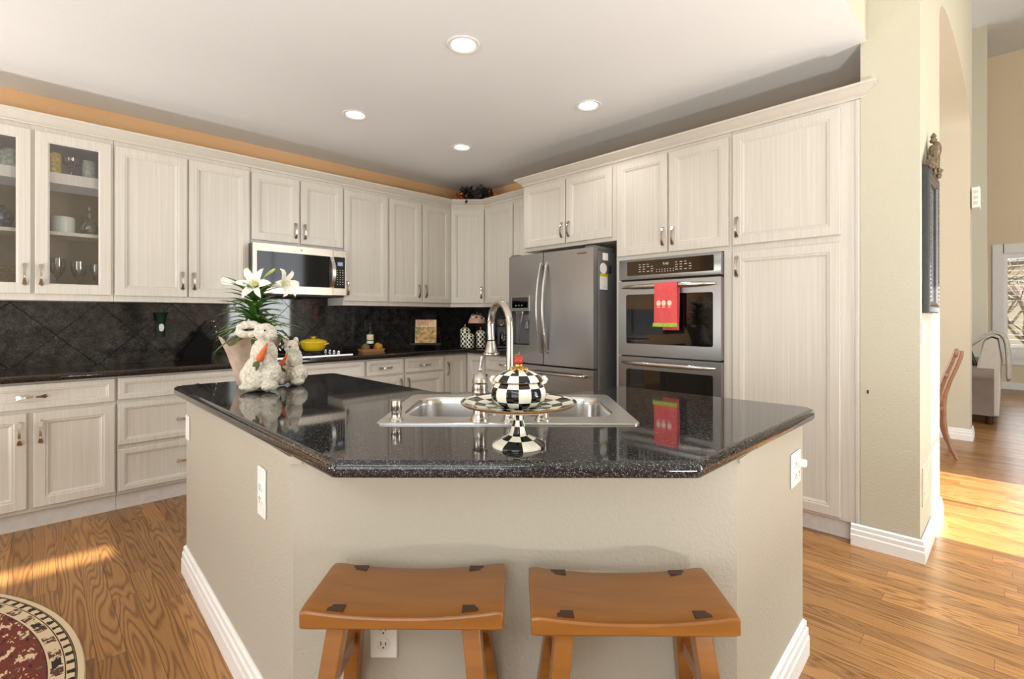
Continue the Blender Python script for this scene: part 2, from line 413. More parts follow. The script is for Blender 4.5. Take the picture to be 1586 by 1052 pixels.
def bx(*a, **k): return MB().box(*a, **k)
def thing(name, label, cat, loc=(0, 0, 0), rz=0, group=None):
    o = bpy.data.objects.new(name, None); sc.collection.objects.link(o); o.empty_display_size = .1
    o.location = loc; o.rotation_euler.z = rz
    return tag(o, label, cat, group)
def tag(o, label, cat, group=None):
    o['label'] = label; o['category'] = cat
    if group: o['group'] = group
    return o
def struct(o): o['kind'] = 'structure'; return o
def rrect(x0, x1, y0, y1, r, n=6):
    out = []
    for cx, cy, a0 in ((x1 - r, y0 + r, -90), (x1 - r, y1 - r, 0), (x0 + r, y1 - r, 90), (x0 + r, y0 + r, 180)):
        for k in range(n + 1):
            a = R(a0 + 90 * k / n); out.append((cx + r * math.cos(a), cy + r * math.sin(a)))
    return out
def round_poly(pts, rads, n=6):
    out = []; N = len(pts)
    for i in range(N):
        P = Vector(pts[i]); A = (Vector(pts[i - 1]) - P).normalized(); B = (Vector(pts[(i + 1) % N]) - P).normalized(); r = rads[i]
        if r <= 0: out.append(tuple(P)); continue
        half = A.angle(B) / 2; d = r / math.tan(half); c = P + (A + B).normalized() * (r / math.sin(half))
        s_, e_ = P + A * d - c, P + B * d - c; a0 = math.atan2(s_.y, s_.x); a1 = math.atan2(e_.y, e_.x)
        da = (a1 - a0 + PI) % (2 * PI) - PI
        for k in range(n + 1): out.append((c.x + r * math.cos(a0 + da * k / n), c.y + r * math.sin(a0 + da * k / n)))
    return out
def offset_poly(pts, d):
    """positive d shrinks a counter-clockwise polygon"""
    N = len(pts); out = []
    for i in range(N):
        P = Vector(pts[i]); a = (P - Vector(pts[i - 1])); b = (Vector(pts[(i + 1) % N]) - P)
        a = a.normalized() if a.length > 1e-9 else b.normalized(); b = b.normalized() if b.length > 1e-9 else a
        n1, n2 = Vector((-a.y, a.x)), Vector((-b.y, b.x)); nn = (n1 + n2)
        nn = nn.normalized() if nn.length > 1e-9 else n1
        out.append(tuple(P + nn * (d / max(.3, nn.dot(n1)))))
    return out

# ------------------------------------------------------------------ room shell
CZ, GZ = 2.73, 5.75          # kitchen ceiling, great-room ceiling
struct(MB().prism([(-4.2, -5.2), (12.2, -5.2), (12.2, 4.8), (-4.2, 4.8)], -.1, 0).build('floor', M['oak'], smooth=0))
CANS = [(1.68, 2.085), (1.695, 3.37), (2.79, 2.068), (2.69, 3.364)]
def kitchen_ceiling():
    mb = MB(); outer = [(-4.1, .53), (3.9, .53), (3.9, 4.7), (-4.1, 4.7)]
    holes = [[(x + .074 * math.cos(2 * PI * k / 28), y + .074 * math.sin(2 * PI * k / 28)) for k in range(28)] for x, y in CANS]
    mb.flat([outer] + holes, CZ)
    mb.flat([[(-4.1, .66), (3.9, .66), (3.9, 4.7), (-4.1, 4.7)]], CZ + .2)
    return struct(mb.build('ceiling', M['ceil'], smooth=0, merge=1e-5))
kitchen_ceiling()
struct(bx(-4.2, 12.2, -5.2, 3.4, GZ, GZ + .1).build('ceiling_great_room', M['ceil'], smooth=0))
struct(bx(-4.1, 3.9, 4.57, 4.7, 0, CZ).build('wall_left', M['orange'], smooth=0))
struct(bx(3.84, 3.97, .562, 4.57, 0, CZ).build('wall_right', M['orange'], smooth=0))
struct(bx(-4.2, 3.2095, .53, .66, CZ + .0005, GZ).build('wall_header', M['cream'], smooth=0))
# wall with the mirror and the broad arch
def wy(x): return .31 - .0144 * (x - 3.21)
A0, A1, AT = 4.05, 6.68, .25
def arch_wall():
    mb = MB()
    n = 28; arc = []
    for k in range(n + 1):
        a = PI - PI * k / n; arc.append(((A0 + A1) / 2 + (A1 - A0) / 2 * math.cos(a), 3.10 + .29 * max(0, math.sin(a)) ** .8))
    outline = [(3.21, 0), (A0, 0)] + arc + [(A1, 0), (6.93, 0), (6.93, GZ), (3.21, GZ)]
    for dy in (0, AT):
        vs = [mb.v((x, wy(x) + dy, z)) for x, z in outline]
        for tr in tessellate_polygon([[Vector((x, z, 0)) for x, z in outline]]): mb.f([vs[i] for i in tr])
    N = len(outline)
    mb.loft([[(x, wy(x), z) for x, z in outline], [(x, wy(x) + AT, z) for x, z in outline]], True, False, False)
    return struct(mb.build('wall_arch', M['cream'], smooth=25, merge=1e-5))
arch_wall()
struct(bx(6.68, 6.93, .505, 3.3, 0, GZ).build('wall_dining', M['cream'], smooth=0))

struct(bx(3.84, 3.97, .562, 3.3, CZ, GZ).build('wall_dining_west', M['cream'], smooth=0))
struct(bx(10.5, 10.75, .215, 3.3, 0, GZ).build('wall_pier', M['cream'], smooth=0))
def holed_wall(name, mat, u0, u1, z1, holes, mapf):
    """vertical wall with rectangular openings, built as separate strips"""
    mb = MB(); us = sorted({u0, u1} | {h[0] for h in holes} | {h[1] for h in holes}); zs = sorted({0, z1} | {h[2] for h in holes} | {h[3] for h in holes})
    for i in range(len(us) - 1):
        for j in range(len(zs) - 1):
            cu, cz = (us[i] + us[i + 1]) / 2, (zs[j] + zs[j + 1]) / 2
            if any(h[0] < cu < h[1] and h[2] < cz < h[3] for h in holes): continue
            mb.box(*mapf(us[i], us[i + 1]), zs[j], zs[j + 1])
    return struct(mb.build(name, mat, smooth=0))
WE = (-1.25, .05, .62, 2.33)
holed_wall('wall_far', M['tan'], -5.2, 3.42, GZ, [WE], lambda a, b: (11.9, 12.05, a, b))
holed_wall('wall_south', M['cream'], -4.2, 12.05, GZ, [(3.59, 5.25, .06, 3.97), (-2.4, .3, 3.855, 3.99)], lambda a, b: (a, b, -5.15, -5.0))  # narrow high slot added to lay a thin sun streak on the floor
holed_wall('wall_west', M['cream'], -5.2, 4.7, GZ, [(-3.9, -.5, .3, 3.5), (-4.4, 0, 3.95, 5.25), (1.0, 3.6, .2, 2.3)], lambda a, b: (-4.2, -4.0, a, b))  # upper opening is added for the high fill lamp
holed_wall('wall_north', M['tan'], 3.97, 11.9, GZ, [(7.8, 10.2, .5, 3.5), (4.6, 6.2, .9, 2.6)], lambda a, b: (a, b, 3.3, 3.42))  # both openings are added for the living and dining fill lamps
def window_frame(name, x0, x1, z0, z1, y, nx, nz, mtx):
    mb = MB(mtx); wd = .06
    mb.box(x0, x0 + wd, y - .06, y, z0, z1); mb.box(x1 - wd, x1, y - .06, y, z0, z1); mb.box(x0, x1, y - .06, y, z0, z0 + wd); mb.box(x0, x1, y - .06, y, z1 - wd, z1)
    for k in range(1, nx): xx = x0 + (x1 - x0) * k / nx; mb.box(xx - .02, xx + .02, y - .045, y - .015, z0, z1)
    for k in range(1, nz): zz = z0 + (z1 - z0) * k / nz; mb.box(x0, x1, y - .045, y - .015, zz - .02, zz + .02)
    return struct(mb.build(name, M['base'], smooth=0))
window_frame('window_1', 3.59, 5.25, .06, 3.97, -5.02, 2, 4, Matrix())
window_frame('window_2', -3.9, -.5, .3, 3.5, 0, 4, 3, Matrix.Translation((-4.05, 0, 0)) @ Matrix.Rotation(R(90), 4, 'Z'))
window_frame('window_3', 1.0, 3.6, .2, 2.3, 0, 3, 1, Matrix.Translation((-4.05, 0, 0)) @ Matrix.Rotation(R(90), 4, 'Z'))
# baseboards
BB = [(0, 0), (.018, 0), (.018, .055), (.015, .062), (.015, .083), (.010, .088), (.010, .108), (.004, .115), (0, .115)]
struct(MB().sweep([(3.20, .60), (3.205, .305), (A0, wy(A0) - .001), (A0 + .004, wy(A0) + AT)], BB, 0).build('baseboard_column', M['base'], smooth=0))
struct(MB().sweep([(6.675, 3.2), (6.675, wy(6.68) - .003), (6.93, wy(6.93) - .003)], BB, 0).build('baseboard_jamb', M['base'], smooth=0))
struct(MB().sweep([(11.9, 3.2), (11.9, -5)], BB, 0).build('baseboard_far', M['base'], smooth=0))
# backsplash behind the counters
ISL = 45
struct(MB().box(-3.0, 3.83, 4.557, 4.57, .905, 1.36).box(3.827, 3.84, 3.1, 4.557, .905, 1.36).box(1.236, 2.020, 4.557, 4.57, 1.36, 1.86).build('trim_backsplash', M['tile'], smooth=0))

# ------------------------------------------------------------------ cabinets
DOOR = [(0, 0), (0, .017), (.003, .02), (.050, .02), (.054, .017), (.062, .0165), (.066, .012), (.074, .008), (.080, .008)]
DRAWER = [(0, 0), (0, .017), (.003, .02), (.030, .02), (.034, .017), (.040, .016), (.045, .010), (.050, .009)]
def pull(parent, x, z, y=-.02, horiz=False, L=.062):
    mb = MB(); rings = []
    for k in range(15):
        t = -1 + 2 * k / 14; o = .005 + .021 * (1 - abs(t) ** 2.6); hw = .0056 + .0066 * abs(t) ** 3; a = t * L
        th = .0035 if abs(t) < .97 else .005
        if horiz: q = [(x + a, y - o - th, z - hw), (x + a, y - o - th, z + hw), (x + a, y - o + th, z + hw), (x + a, y - o + th, z - hw)]
        else: q = [(x - hw, y - o - th, z + a), (x + hw, y - o - th, z + a), (x + hw, y - o + th, z + a), (x - hw, y - o + th, z + a)]
        rings.append(q)
    mb.loft(rings)
    for s_ in (-1, 1):
        if horiz: mb.box(x + s_ * L - .006, x + s_ * L + .006, y - .008, y, z - .008, z + .008, .002)
        else: mb.box(x - .008, x + .008, y - .008, y, z + s_ * L - .006, z + s_ * L + .006, .002)
    return mb.build('handle', M['bronze'], parent, smooth=50)
def door(parent, x0, x1, z0, z1, h=None, hz=None, prof=DOOR, name='door'):
    o = MB().panel(x0, x1, z0, z1, 0, prof).build(name, M['cab'], parent, smooth=20)
    if h == 'R': pull(o, x1 - .030, hz)
    elif h == 'L': pull(o, x0 + .030, hz)
    elif h == 'C': pull(o, (x0 + x1) / 2, hz, horiz=True)
    return o
def glass_door(parent, x0, x1, z0, z1, h, hz):
    mb = MB(); pr = [(0, 0), (0, .017), (.003, .02), (.058, .02), (.062, .016), (.066, .016), (.066, 0)]
    mb.panel(x0, x1, z0, z1, 0, pr, cap=False, back=False)
    o = mb.build('door', M['cab'], parent, smooth=20)
    MB().box(x0 + .060, x1 - .060, -.010, -.006, z0 + .060, z1 - .060).build('glass_pane', M['pane'], o, smooth=0)
    pull(o, x1 - .028 if h == 'R' else x0 + .028, hz)
    return o
def cab(name, label, loc, rz, W, D, z0, z1, fronts, kick=False, cat='cabinet', group=None, carcass=True):
    t = thing(name, label, cat, (loc[0], loc[1], 0 if kick else z0), rz, group); b = 0 if kick else z0
    if carcass: bx(0, W, 0, D, z0 - b, z1 - b, .001).build('carcass', M['cab'], t, smooth=0)
    if kick: bx(0, W, .032, D, 0, z0).build('toe_kick', M['kick'], t, smooth=0)
    for kind, x0, x1, a, c, h, hz in fronts:
        if kind == 'd': door(t, x0, x1, a - b, c - b, h, None if hz is None else hz - b)
        else: door(t, x0, x1, a - b, c - b, h, None if hz is None else hz - b, DRAWER, 'drawer')
    return t
UY, UB, UT, DB, DT = 4.24, 1.345, 2.44, 1.385, 2.40
HZ = 1.502
# upper run on the left wall
def glass_cabinet():
    X0, W = -.378, .768
    t = thing('glass_cabinet', 'white wall cabinet with two clear glass doors showing dishes on shelves', 'cabinet', (X0, UY, UB))
    H = UT - UB; mb = MB()
    mb.box(0, .018, 0, .325, 0, H); mb.box(W - .018, W, 0, .325, 0, H); mb.box(.018, W - .018, 0, .325, 0, .018); mb.box(.018, W - .018, 0, .325, H - .04, H)
    mb.box(.018, .05, 0, .02, .018, H - .04); mb.box(W - .05, W - .018, 0, .02, .018, H - .04); mb.box(.05, W - .05, 0, .02, .018, .05); mb.box(.05, W - .05, 0, .02, H - .05, H - .04)
    mb.box(.362, .402, 0, .02, .05, H - .05)
    mb.build('carcass', M['cab'], t, smooth=0)
    bx(.018, W - .018, .313, .325, .018, H - .04).build('back_panel', M['cabin'], t, smooth=0)
    bx(.019, W - .019, .03, .312, 2.097 - UB, 2.165 - UB).build('shelf', M['cab'], t, smooth=0)
    bx(.019, W - .019, .04, .312, 1.768 - UB, 1.79 - UB).build('shelf', M['cab'], t, smooth=0)
    glass_door(t, .015, .373, DB - UB, DT - UB, 'R', HZ - UB); glass_door(t, .390, .757, DB - UB, DT - UB, 'L', HZ - UB)
glass_cabinet()
cab('wall_cabinet', 'tall white two door wall cabinet between the glass cabinet and the microwave', (.392, UY), 0, .848, .325, UB, UT,
    [('d', .008, .419, DB, DT, 'R', HZ), ('d', .431, .837, DB, DT, 'L', HZ)])
cab('wall_cabinet', 'short white two door wall cabinet above the microwave', (1.242, UY), 0, .770, .325, 1.835, UT,
    [('d', .006, .375, 1.86, DT, 'R', 1.966), ('d', .391, .766, 1.86, DT, 'L', 1.966)])
cab('wall_cabinet', 'white single door wall cabinet just right of the microwave', (2.014, UY), 0, .456, .325, UB, UT,
    [('d', .006, .448, DB, DT, 'L', HZ)])
cab('wall_cabinet', 'white wall cabinet of two narrow doors left of the corner cabinet', (2.472, UY), 0, .762, .325, UB, UT,
    [('d', .011, .377, DB, DT, 'R', HZ), ('d', .400, .756, DB, DT, 'L', HZ)])
def corner_upper():
    loc = (3.236, UY, UB); t = thing('corner_cabinet', 'white angled corner wall cabinet with one door under the silk foliage', 'cabinet', loc, R(-45))
    inv = (Matrix.Translation(loc) @ Matrix.Rotation(R(-45), 4, 'Z')).inverted()
    MB(inv).prism([(3.237, 4.565), (3.237, UY), (3.5, 3.977), (3.836, 3.977), (3.836, 4.565)], UB, UT).build('carcass', M['cab'], t, smooth=0)
    door(t, .008, .366, DB - UB, DT - UB, 'R', HZ - UB)
corner_upper()
cab('wall_cabinet', 'white two door wall cabinet between the corner cabinet and the fridge', (3.5, 3.975), R(-90), .85, .335, UB, UT,
    [('d', .022, .445, DB, DT, None, None), ('d', .462, .842, DB, DT, None, None)])
# tall run on the right wall
TX = 3.22
cab('fridge_cabinet', 'short white two door cabinet above the stainless fridge', (TX, 3.118), R(-90), 1.0, .615, 1.832, UT,
    [('d', .027, .500, 1.862, 2.405, 'R', 1.975), ('d', .514, .966, 1.862, 2.405, 'L', 1.975)])
def oven_cabinet():
    t = thing('oven_cabinet', 'tall white cabinet holding the double wall oven, two doors on top', 'cabinet', (TX, 2.117, 0), R(-90))
    W = .871; mb = MB()
    mb.box(0, .044, 0, .615, .105, UT); mb.box(.820, W, 0, .615, .105, UT); mb.box(.044, .820, 0, .615, 1.672, UT); mb.box(.044, .820, 0, .615, .105, .38)
    mb.build('carcass', M['cab'], t, smooth=0)
    bx(0, W, .05, .615, 0, .105).build('toe_kick', M['kick'], t, smooth=0)
    door(t, .012, .428, 1.70, 2.405, 'R', 1.812); door(t, .442, .855, 1.70, 2.405, 'L', 1.812)
    door(t, .012, .855, .125, .365, 'C', .245, DRAWER, 'drawer')
oven_cabinet()
pantry = cab('pantry_cabinet', 'full height white pantry with a tall lower door and shorter upper door', (TX, 1.245), R(-90), .685, .615, .105, UT,
    [('d', .007, .593, 1.70, 2.41, 'L', 1.812), ('d', .007, .593, .122, 1.658, 'L', 1.562)], kick=True)
mb = MB(); mb.tube([(.672, -.004, .105), (.672, -.004, 2.43)], .006, 8); mb.box(.660, .685, -.008, 0, .105, 2.43, .002)
mb.build('edge_bead', M['cab'], pantry, smooth=40)
# base run
BY, BT = 3.99, .863
wide = cab('base_cabinet', 'white base cabinet with one wide drawer over two doors under the glass cabinet', (-.50, BY), 0, .882, .56, .105, BT,
    [('w', .02, .874, .705, .850, None, None), ('d', .02, .478, .129, .683, 'R', .570), ('d', .505, .874, .129, .683, 'L', .570)], kick=True)
pull(next(c for c in wide.children if c.name.startswith('drawer')), .4965, .777, horiz=True)
cab('drawer_cabinet', 'white base cabinet of three stacked drawers beside the island end', (.384, BY), 0, .766, .56, .105, BT,
    [('w', .008, .758, .712, .850, 'C', .768), ('w', .008, .758, .422, .688, 'C', .545), ('w', .008, .758, .126, .394, 'C', .26)], kick=True)
cab('base_cabinet', 'white base cabinet below the gas cooktop with a long blank front', (1.152, BY), 0, .944, .56, .105, BT,
    [('w', .010, .934, .712, .850, None, None), ('d', .010, .466, .129, .688, 'R', .570), ('d', .478, .934, .129, .688, 'L', .570)], kick=True)
cab('base_cabinet', 'white drawer and door base cabinet under the bottle tray', (2.098, BY), 0, .392, .56, .105, BT,
    [('w', .010, .382, .712, .850, 'C', .775), ('d', .010, .382, .129, .688, 'R', .600)], kick=True)
cab('base_cabinet', 'white drawer and door base cabinet under the cookbook stand', (2.492, BY), 0, .464, .56, .105, BT,
    [('w', .010, .454, .712, .850, 'C', .775), ('d', .010, .454, .129, .688, 'L', .600)], kick=True)
def corner_base():
    t = thing('corner_cabinet', 'white L shaped corner base cabinet with two hinged narrow doors', 'cabinet', (2.958, BY, 0))
    inv = Matrix.Translation((-2.958, -BY, 0))
    MB(inv).prism([(2.958, 4.55), (2.958, BY), (3.265, BY), (3.265, 3.69), (3.825, 3.69), (3.825, 4.55)], .105, BT).build('carcass', M['cab'], t, smooth=0)
    MB(inv).prism([(2.958, 4.55), (2.958, BY + .032), (3.297, BY + .032), (3.297, 3.69), (3.825, 3.69), (3.825, 4.55)], 0, .105).build('toe_kick', M['kick'], t, smooth=0)
    door(t, .008, .284, .129, .850, 'L', .715)
    o = MB(Matrix.Translation((3.265 - 2.958, 3.99 - BY, 0)) @ Matrix.Rotation(R(-90), 4, 'Z')).panel(.022, .292, .129, .850, 0, DOOR).build('door', M['cab'], t, smooth=20)
corner_base()
cab('base_cabinet', 'white drawer and door base cabinet between the corner and the fridge', (3.265, 3.688), R(-90), .565, .56, .105, BT,
    [('w', .010, .555, .712, .850, 'C', .775), ('d', .010, .555, .129, .688, 'L', .600)], kick=True)
# crown mouldings
CR = [(0, 0), (.013, 0), (.013, .009), (.006, .012), (.009, .019), (.022, .026), (.042, .042), (.050, .050), (.054, .050), (.056, .053), (.064, .055), (.064, .068), (0, .068)]
struct(MB().sweep([(-.378, 4.56), (-.378, UY), (3.236, UY), (3.5, 3.976), (3.5, 3.12)], CR, 2.432).build('trim_crown_left', M['crown'], smooth=14))
struct(MB().sweep([(3.48, 3.118), (TX, 3.118), (TX, .548), (3.36, .548)], CR, 2.432).build('trim_crown_right', M['crown'], smooth=14))

# ------------------------------------------------------------------ perimeter countertop
def slab(name, label, pts, edge, zt, mat, hole=None, z0=None):
    mb = MB(); rings = [[(x, y, z) for x, y in offset_poly(pts, i)] for i, z in edge]
    vs = mb.loft(rings, True, False, False)
    inner = [(v.x, v.y) for v in (Vector(c) for c in rings[-1])]
    loops = [inner] + ([hole] if hole else [])
    mb.flat(loops, zt)
    low = [(c[0], c[1]) for c in rings[0]]
    mb.flat([low] + ([hole] if hole else []), edge[0][1])
    if hole: mb.loft([[(x, y, zt) for x, y in hole], [(x, y, edge[0][1]) for x, y in hole]], True, False, False)
    return tag(mb.build(name, mat, smooth=50, merge=1e-5, flat_up=True), label, 'countertop')
slab('countertop', 'brown black granite countertop running along both kitchen walls',
     [(-.52, 3.935), (3.21, 3.935), (3.21, 3.122), (3.825, 3.122), (3.825, 4.555), (-.52, 4.555)],
     [(.006, .865), (0, .872), (0, .896), (.003, .902), (.009, .905)], .905, M['granite2'])
CT = .9055
# ------------------------------------------------------------------ island
IW = [(.535, 2.80), (.500, 1.345), (1.325, .500), (2.02, .528)]
isl = thing('kitchen_island', 'L shaped cream plastered island base with white baseboard', 'island', (.9, 1.0, 0))
inv = Matrix.Translation((-.9, -1.0, 0))
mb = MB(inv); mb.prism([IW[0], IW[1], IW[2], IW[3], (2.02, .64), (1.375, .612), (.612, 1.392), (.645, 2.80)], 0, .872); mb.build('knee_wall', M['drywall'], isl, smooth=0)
mb = MB(inv); mb.prism([(.65, 2.79), (.65, 2.77), (1.215, 2.77), (1.215, 1.74), (1.735, 1.22), (1.99, 1.22), (1.99, .645), (2.01, .645), (2.01, 1.245), (1.745, 1.245), (1.24, 1.75), (1.24, 2.79)], 0, .872)
mb.build('cabinet_panel', M['cab'], isl, smooth=0)
for a, b in (((1.241, 2.775), R(-90)),):
    pass
def isl_door(x, y, rz, w_, nm='door'):
    m = inv @ Matrix.Translation((x, y, 0)) @ Matrix.Rotation(rz, 4, 'Z')
    MB(m).panel(.01, w_ - .01, .13, .85, 0, DOOR).build(nm, M['cab'], isl, smooth=20)
isl_door(1.241, 1.76, R(90), .48); isl_door(1.241, 2.25, R(90), .48)
isl_door(1.74, 1.252, R(135), .345); isl_door(1.74 - .352 * .7071, 1.252 + .352 * .7071, R(135), .345)
isl_door(2.005, 1.246, R(180), .255)
BBI = [(0, 0), (.019, 0), (.019, .066), (.016, .074), (.016, .098), (.011, .104), (.011, .124), (.004, .132), (0, .132)]
MB(inv).sweep([(.645, 2.802)] + [IW[0], IW[1], IW[2], IW[3]] + [(2.02, .66)], BBI, 0).build('baseboard', M['base'], isl, smooth=0)
MB(inv).sweep([IW[0], IW[1], (IW[1][0] + .02, IW[1][1] - .02)], [(0, 0), (.012, 0), (.012, .02), (0, .02)], .851).build('apron_strip', M['drywall'], isl, smooth=0)
MB(inv).sweep([IW[2], IW[3]], [(0, 0), (.008, 0), (.008, .014), (0, .014)], .857).build('apron_strip', M['drywall'], isl, smooth=0)
SINK = Vector((1.224, 1.259)); SR = R(-45)
def s2w(x, y): c, s_ = math.cos(SR), math.sin(SR); return (SINK.x + x * c - y * s_, SINK.y + x * s_ + y * c)
IT = .914
hole = [s2w(x, y) for x, y in rrect(-.388, .388, -.262, .262, .05, 4)]
slab('countertop', 'black speckled granite island countertop cut around the steel sink',
     round_poly([(.472, 2.785), (.484, 1.078), (1.080, .486), (2.032, .478), (1.998, 1.298), (1.768, 1.298), (1.268, 1.762), (1.268, 2.778)],
                [.05, .03, .03, .06, .04, .02, .02, .05]),
     [(.012, .874), (.004, .877), (0, .884), (0, .900), (.003, .908), (.008, .912), (.014, IT)], IT, M['granite'], hole)
# sink
def sink():
    t = thing('sink', 'stainless steel double bowl sink set into the island top', 'sink', (SINK.x, SINK.y, IT), SR)
    mb = MB(); o = rrect(-.405, .405, -.278, .278, .03, 6); zt = .0055
    bowls = [rrect(-.352, -.018, -.178, .212, .085, 8), rrect(.018, .352, -.178, .212, .085, 8)]
    mb.loft([[(x, y, .0004) for x, y in o], [(x, y, .004) for x, y in o], [(x, y, zt) for x, y in offset_poly(o, .004)]], True, False, False)
    mb.flat([offset_poly(o, .004)] + bowls, zt)
    mb.build('rim', M['sink'], t, smooth=40, merge=1e-5, flat_up=True)
    for b in bowls:
        mb = MB(); prof = [(0, zt), (.004, zt - .004), (.008, -.02), (.012, -.15), (.022, -.175), (.045, -.185)]
        rings = [[(x, y, z) for x, y in offset_poly(b, i)] for i, z in prof]
        mb.loft(rings, True, False, True)
        bo = mb.build('bowl', M['sinkbowl'], t, smooth=60)
        cx = sum(p[0] for p in b) / len(b)
        MB().lathe([(.045, -.1845), (.045, -.182), (.036, -.182), (.03, -.184), (.0, -.184)], (cx, .02, 0), 24).build('drain', M['steelh'], bo)
sink()
DZ = IT + .0057
def on_deck(name, label, cat, x, y=-.232): p = s2w(x, y); return thing(name, label, cat, (p[0], p[1], DZ), SR)
def faucet():
    t = on_deck('kitchen_faucet', 'tall brushed nickel gooseneck faucet with pull down spray head', 'faucet', .006)
    MB().lathe([(.026, 0), (.026, .004), (.022, .008), (.019, .02), (.0185, .05), (.015, .056), (.013, .06)], n=24).build('base', M['nickel'], t)
    ux, uy = -.45, .893; Rr = .075; H = .285; pts = [(0, 0, .05), (0, 0, .12), (0, 0, .2), (0, 0, H)]
    for k in range(1, 15):
        a = PI - (PI * 1.04) * k / 14; d = Rr + Rr * math.cos(a); pts.append((ux * d, uy * d, H + .083 * math.sin(a)))
    e = pts[-1]; pts.append((e[0] - ux * .004, e[1] - uy * .004, e[2] - .03)); e = pts[-1]
    rad = [.0112] * 4 + [.0112 + .0016 * k / 14 for k in range(1, 15)] + [.013]
    MB().tube(pts, rad, 16).build('neck', M['nickel'], t, smooth=60)
    h = Vector(e); zb = .918 - DZ + .198
    mb = MB(); mb.lathe([(.0135, h.z - zb), (.0135, h.z - zb - .003)], (h.x, h.y, zb), 24); 
    mb.build('seal_ring', M['black'], t)
    top = h.z - .003; L = top - zb
    MB().lathe([(0, L), (.0138, L), (.0148, L - .006), (.0172, L * .6), (.0202, L * .28), (.0225, L * .16), (.0215, L * .14), (.0248, L * .08), (.0280, .004), (.0280, 0), (.023, -.002), (0, -.002)], (h.x, h.y, zb), 28).build('spray_head', M['nickel'], t, smooth=50)
faucet()
def valve():
    t = on_deck('faucet_valve', 'bell shaped brushed nickel valve with upright lever on the sink deck', 'faucet', -.088)
    MB().lathe([(.031, 0), (.031, .004), (.027, .010), (.022, .025), (.0203, .043), (.0203, .075), (.024, .080), (.025, .09), (.0235, .098), (.0245, .102), (.0225, .112), (.0225, .118), (.0245, .120), (.0225, .128), (.018, .142), (.008, .148), (.006, .151), (.0, .152)], n=32).build('body', M['nickel'], t, smooth=50)
    mb = MB(); mb.ball((.001, 0, .158), .0075); mb.tube([(.001, 0, .158), (.003, 0, .170), (.006, 0, .188), (.008, 0, .2)], [.004, .0045, .006, .0065], 10)
    mb.build('lever', M['steelh'], t, smooth=60)
valve()
t = on_deck('soap_dispenser', 'small cylindrical nickel dispenser at the left end of the sink deck', 'dispenser', -.349)
MB().lathe([(.022, 0), (.022, .003), (.017, .008), (.0152, .014), (.0152, .028), (.0165, .030), (.0165, .06), (.015, .063), (0, .063)], n=28).build('body', M['nickel'], t, smooth=40)
t = on_deck('side_sprayer', 'short flared nickel sprayer cap behind the cake stand', 'sprayer', .108)
MB().lathe([(.026, 0), (.026, .003), (.022, .008), (.018, .022), (.0175, .03), (.0145, .034), (.013, .055), (.0155, .075), (.014, .085), (0, .087)], n=28).build('body', M['nickel'], t, smooth=50)
# cake stand and sugar bowl
CS = (.889, .879)
def check(n_seg, n_chk, rowf): return lambda i, j: (int(i * n_chk / n_seg) + rowf(j)) % 2
def cake_stand():
    t = thing('cake_stand', 'black and ivory checked pedestal cake stand near the island front edge', 'cake stand', (CS[0], CS[1], IT), R(-36))
    pr = [(0, .003), (.06, .003), (.068, 0), (.0685, .003), (.0665, .007), (.057, .0125), (.044, .019), (.034, .0235), (.0255, .028), (.022, .036), (.0175, .051), (.0145, .058), (.0125, .066), (.0125, .085), (.02, .092), (.03, .096)]
    rows = [0, 0, 0, 0, 0, 0, 1, 1, 0, 0, 1, 1, 0, 0, 0]
    MB().lathe(pr, n=56, mats=check(56, 8, lambda j: rows[j])).build('pedestal', [M['ivory'], M['jet']], t, smooth=50)
    pl = [(.028, .0945), (.075, .096), (.115, .100), (.143, .108), (.148, .112), (.1485, .114), (.146, .1145), (.140, .112), (.112, .106), (.085, .102), (.058, .1005), (.0, .1)]
    prow = [0, 0, 0, 0, 0, 0, 0, 1, 0, 1, 0]
    mk = lambda i, j: 2 if j in (3, 4, 5) else (0 if j < 3 else (int(i * 16 / 96) + prow[j]) % 2)
    MB().lathe(pl, n=96, mats=mk).build('plate', [M['ivory'], M['jet'], M['goldrim']], t, smooth=60)
cake_stand()
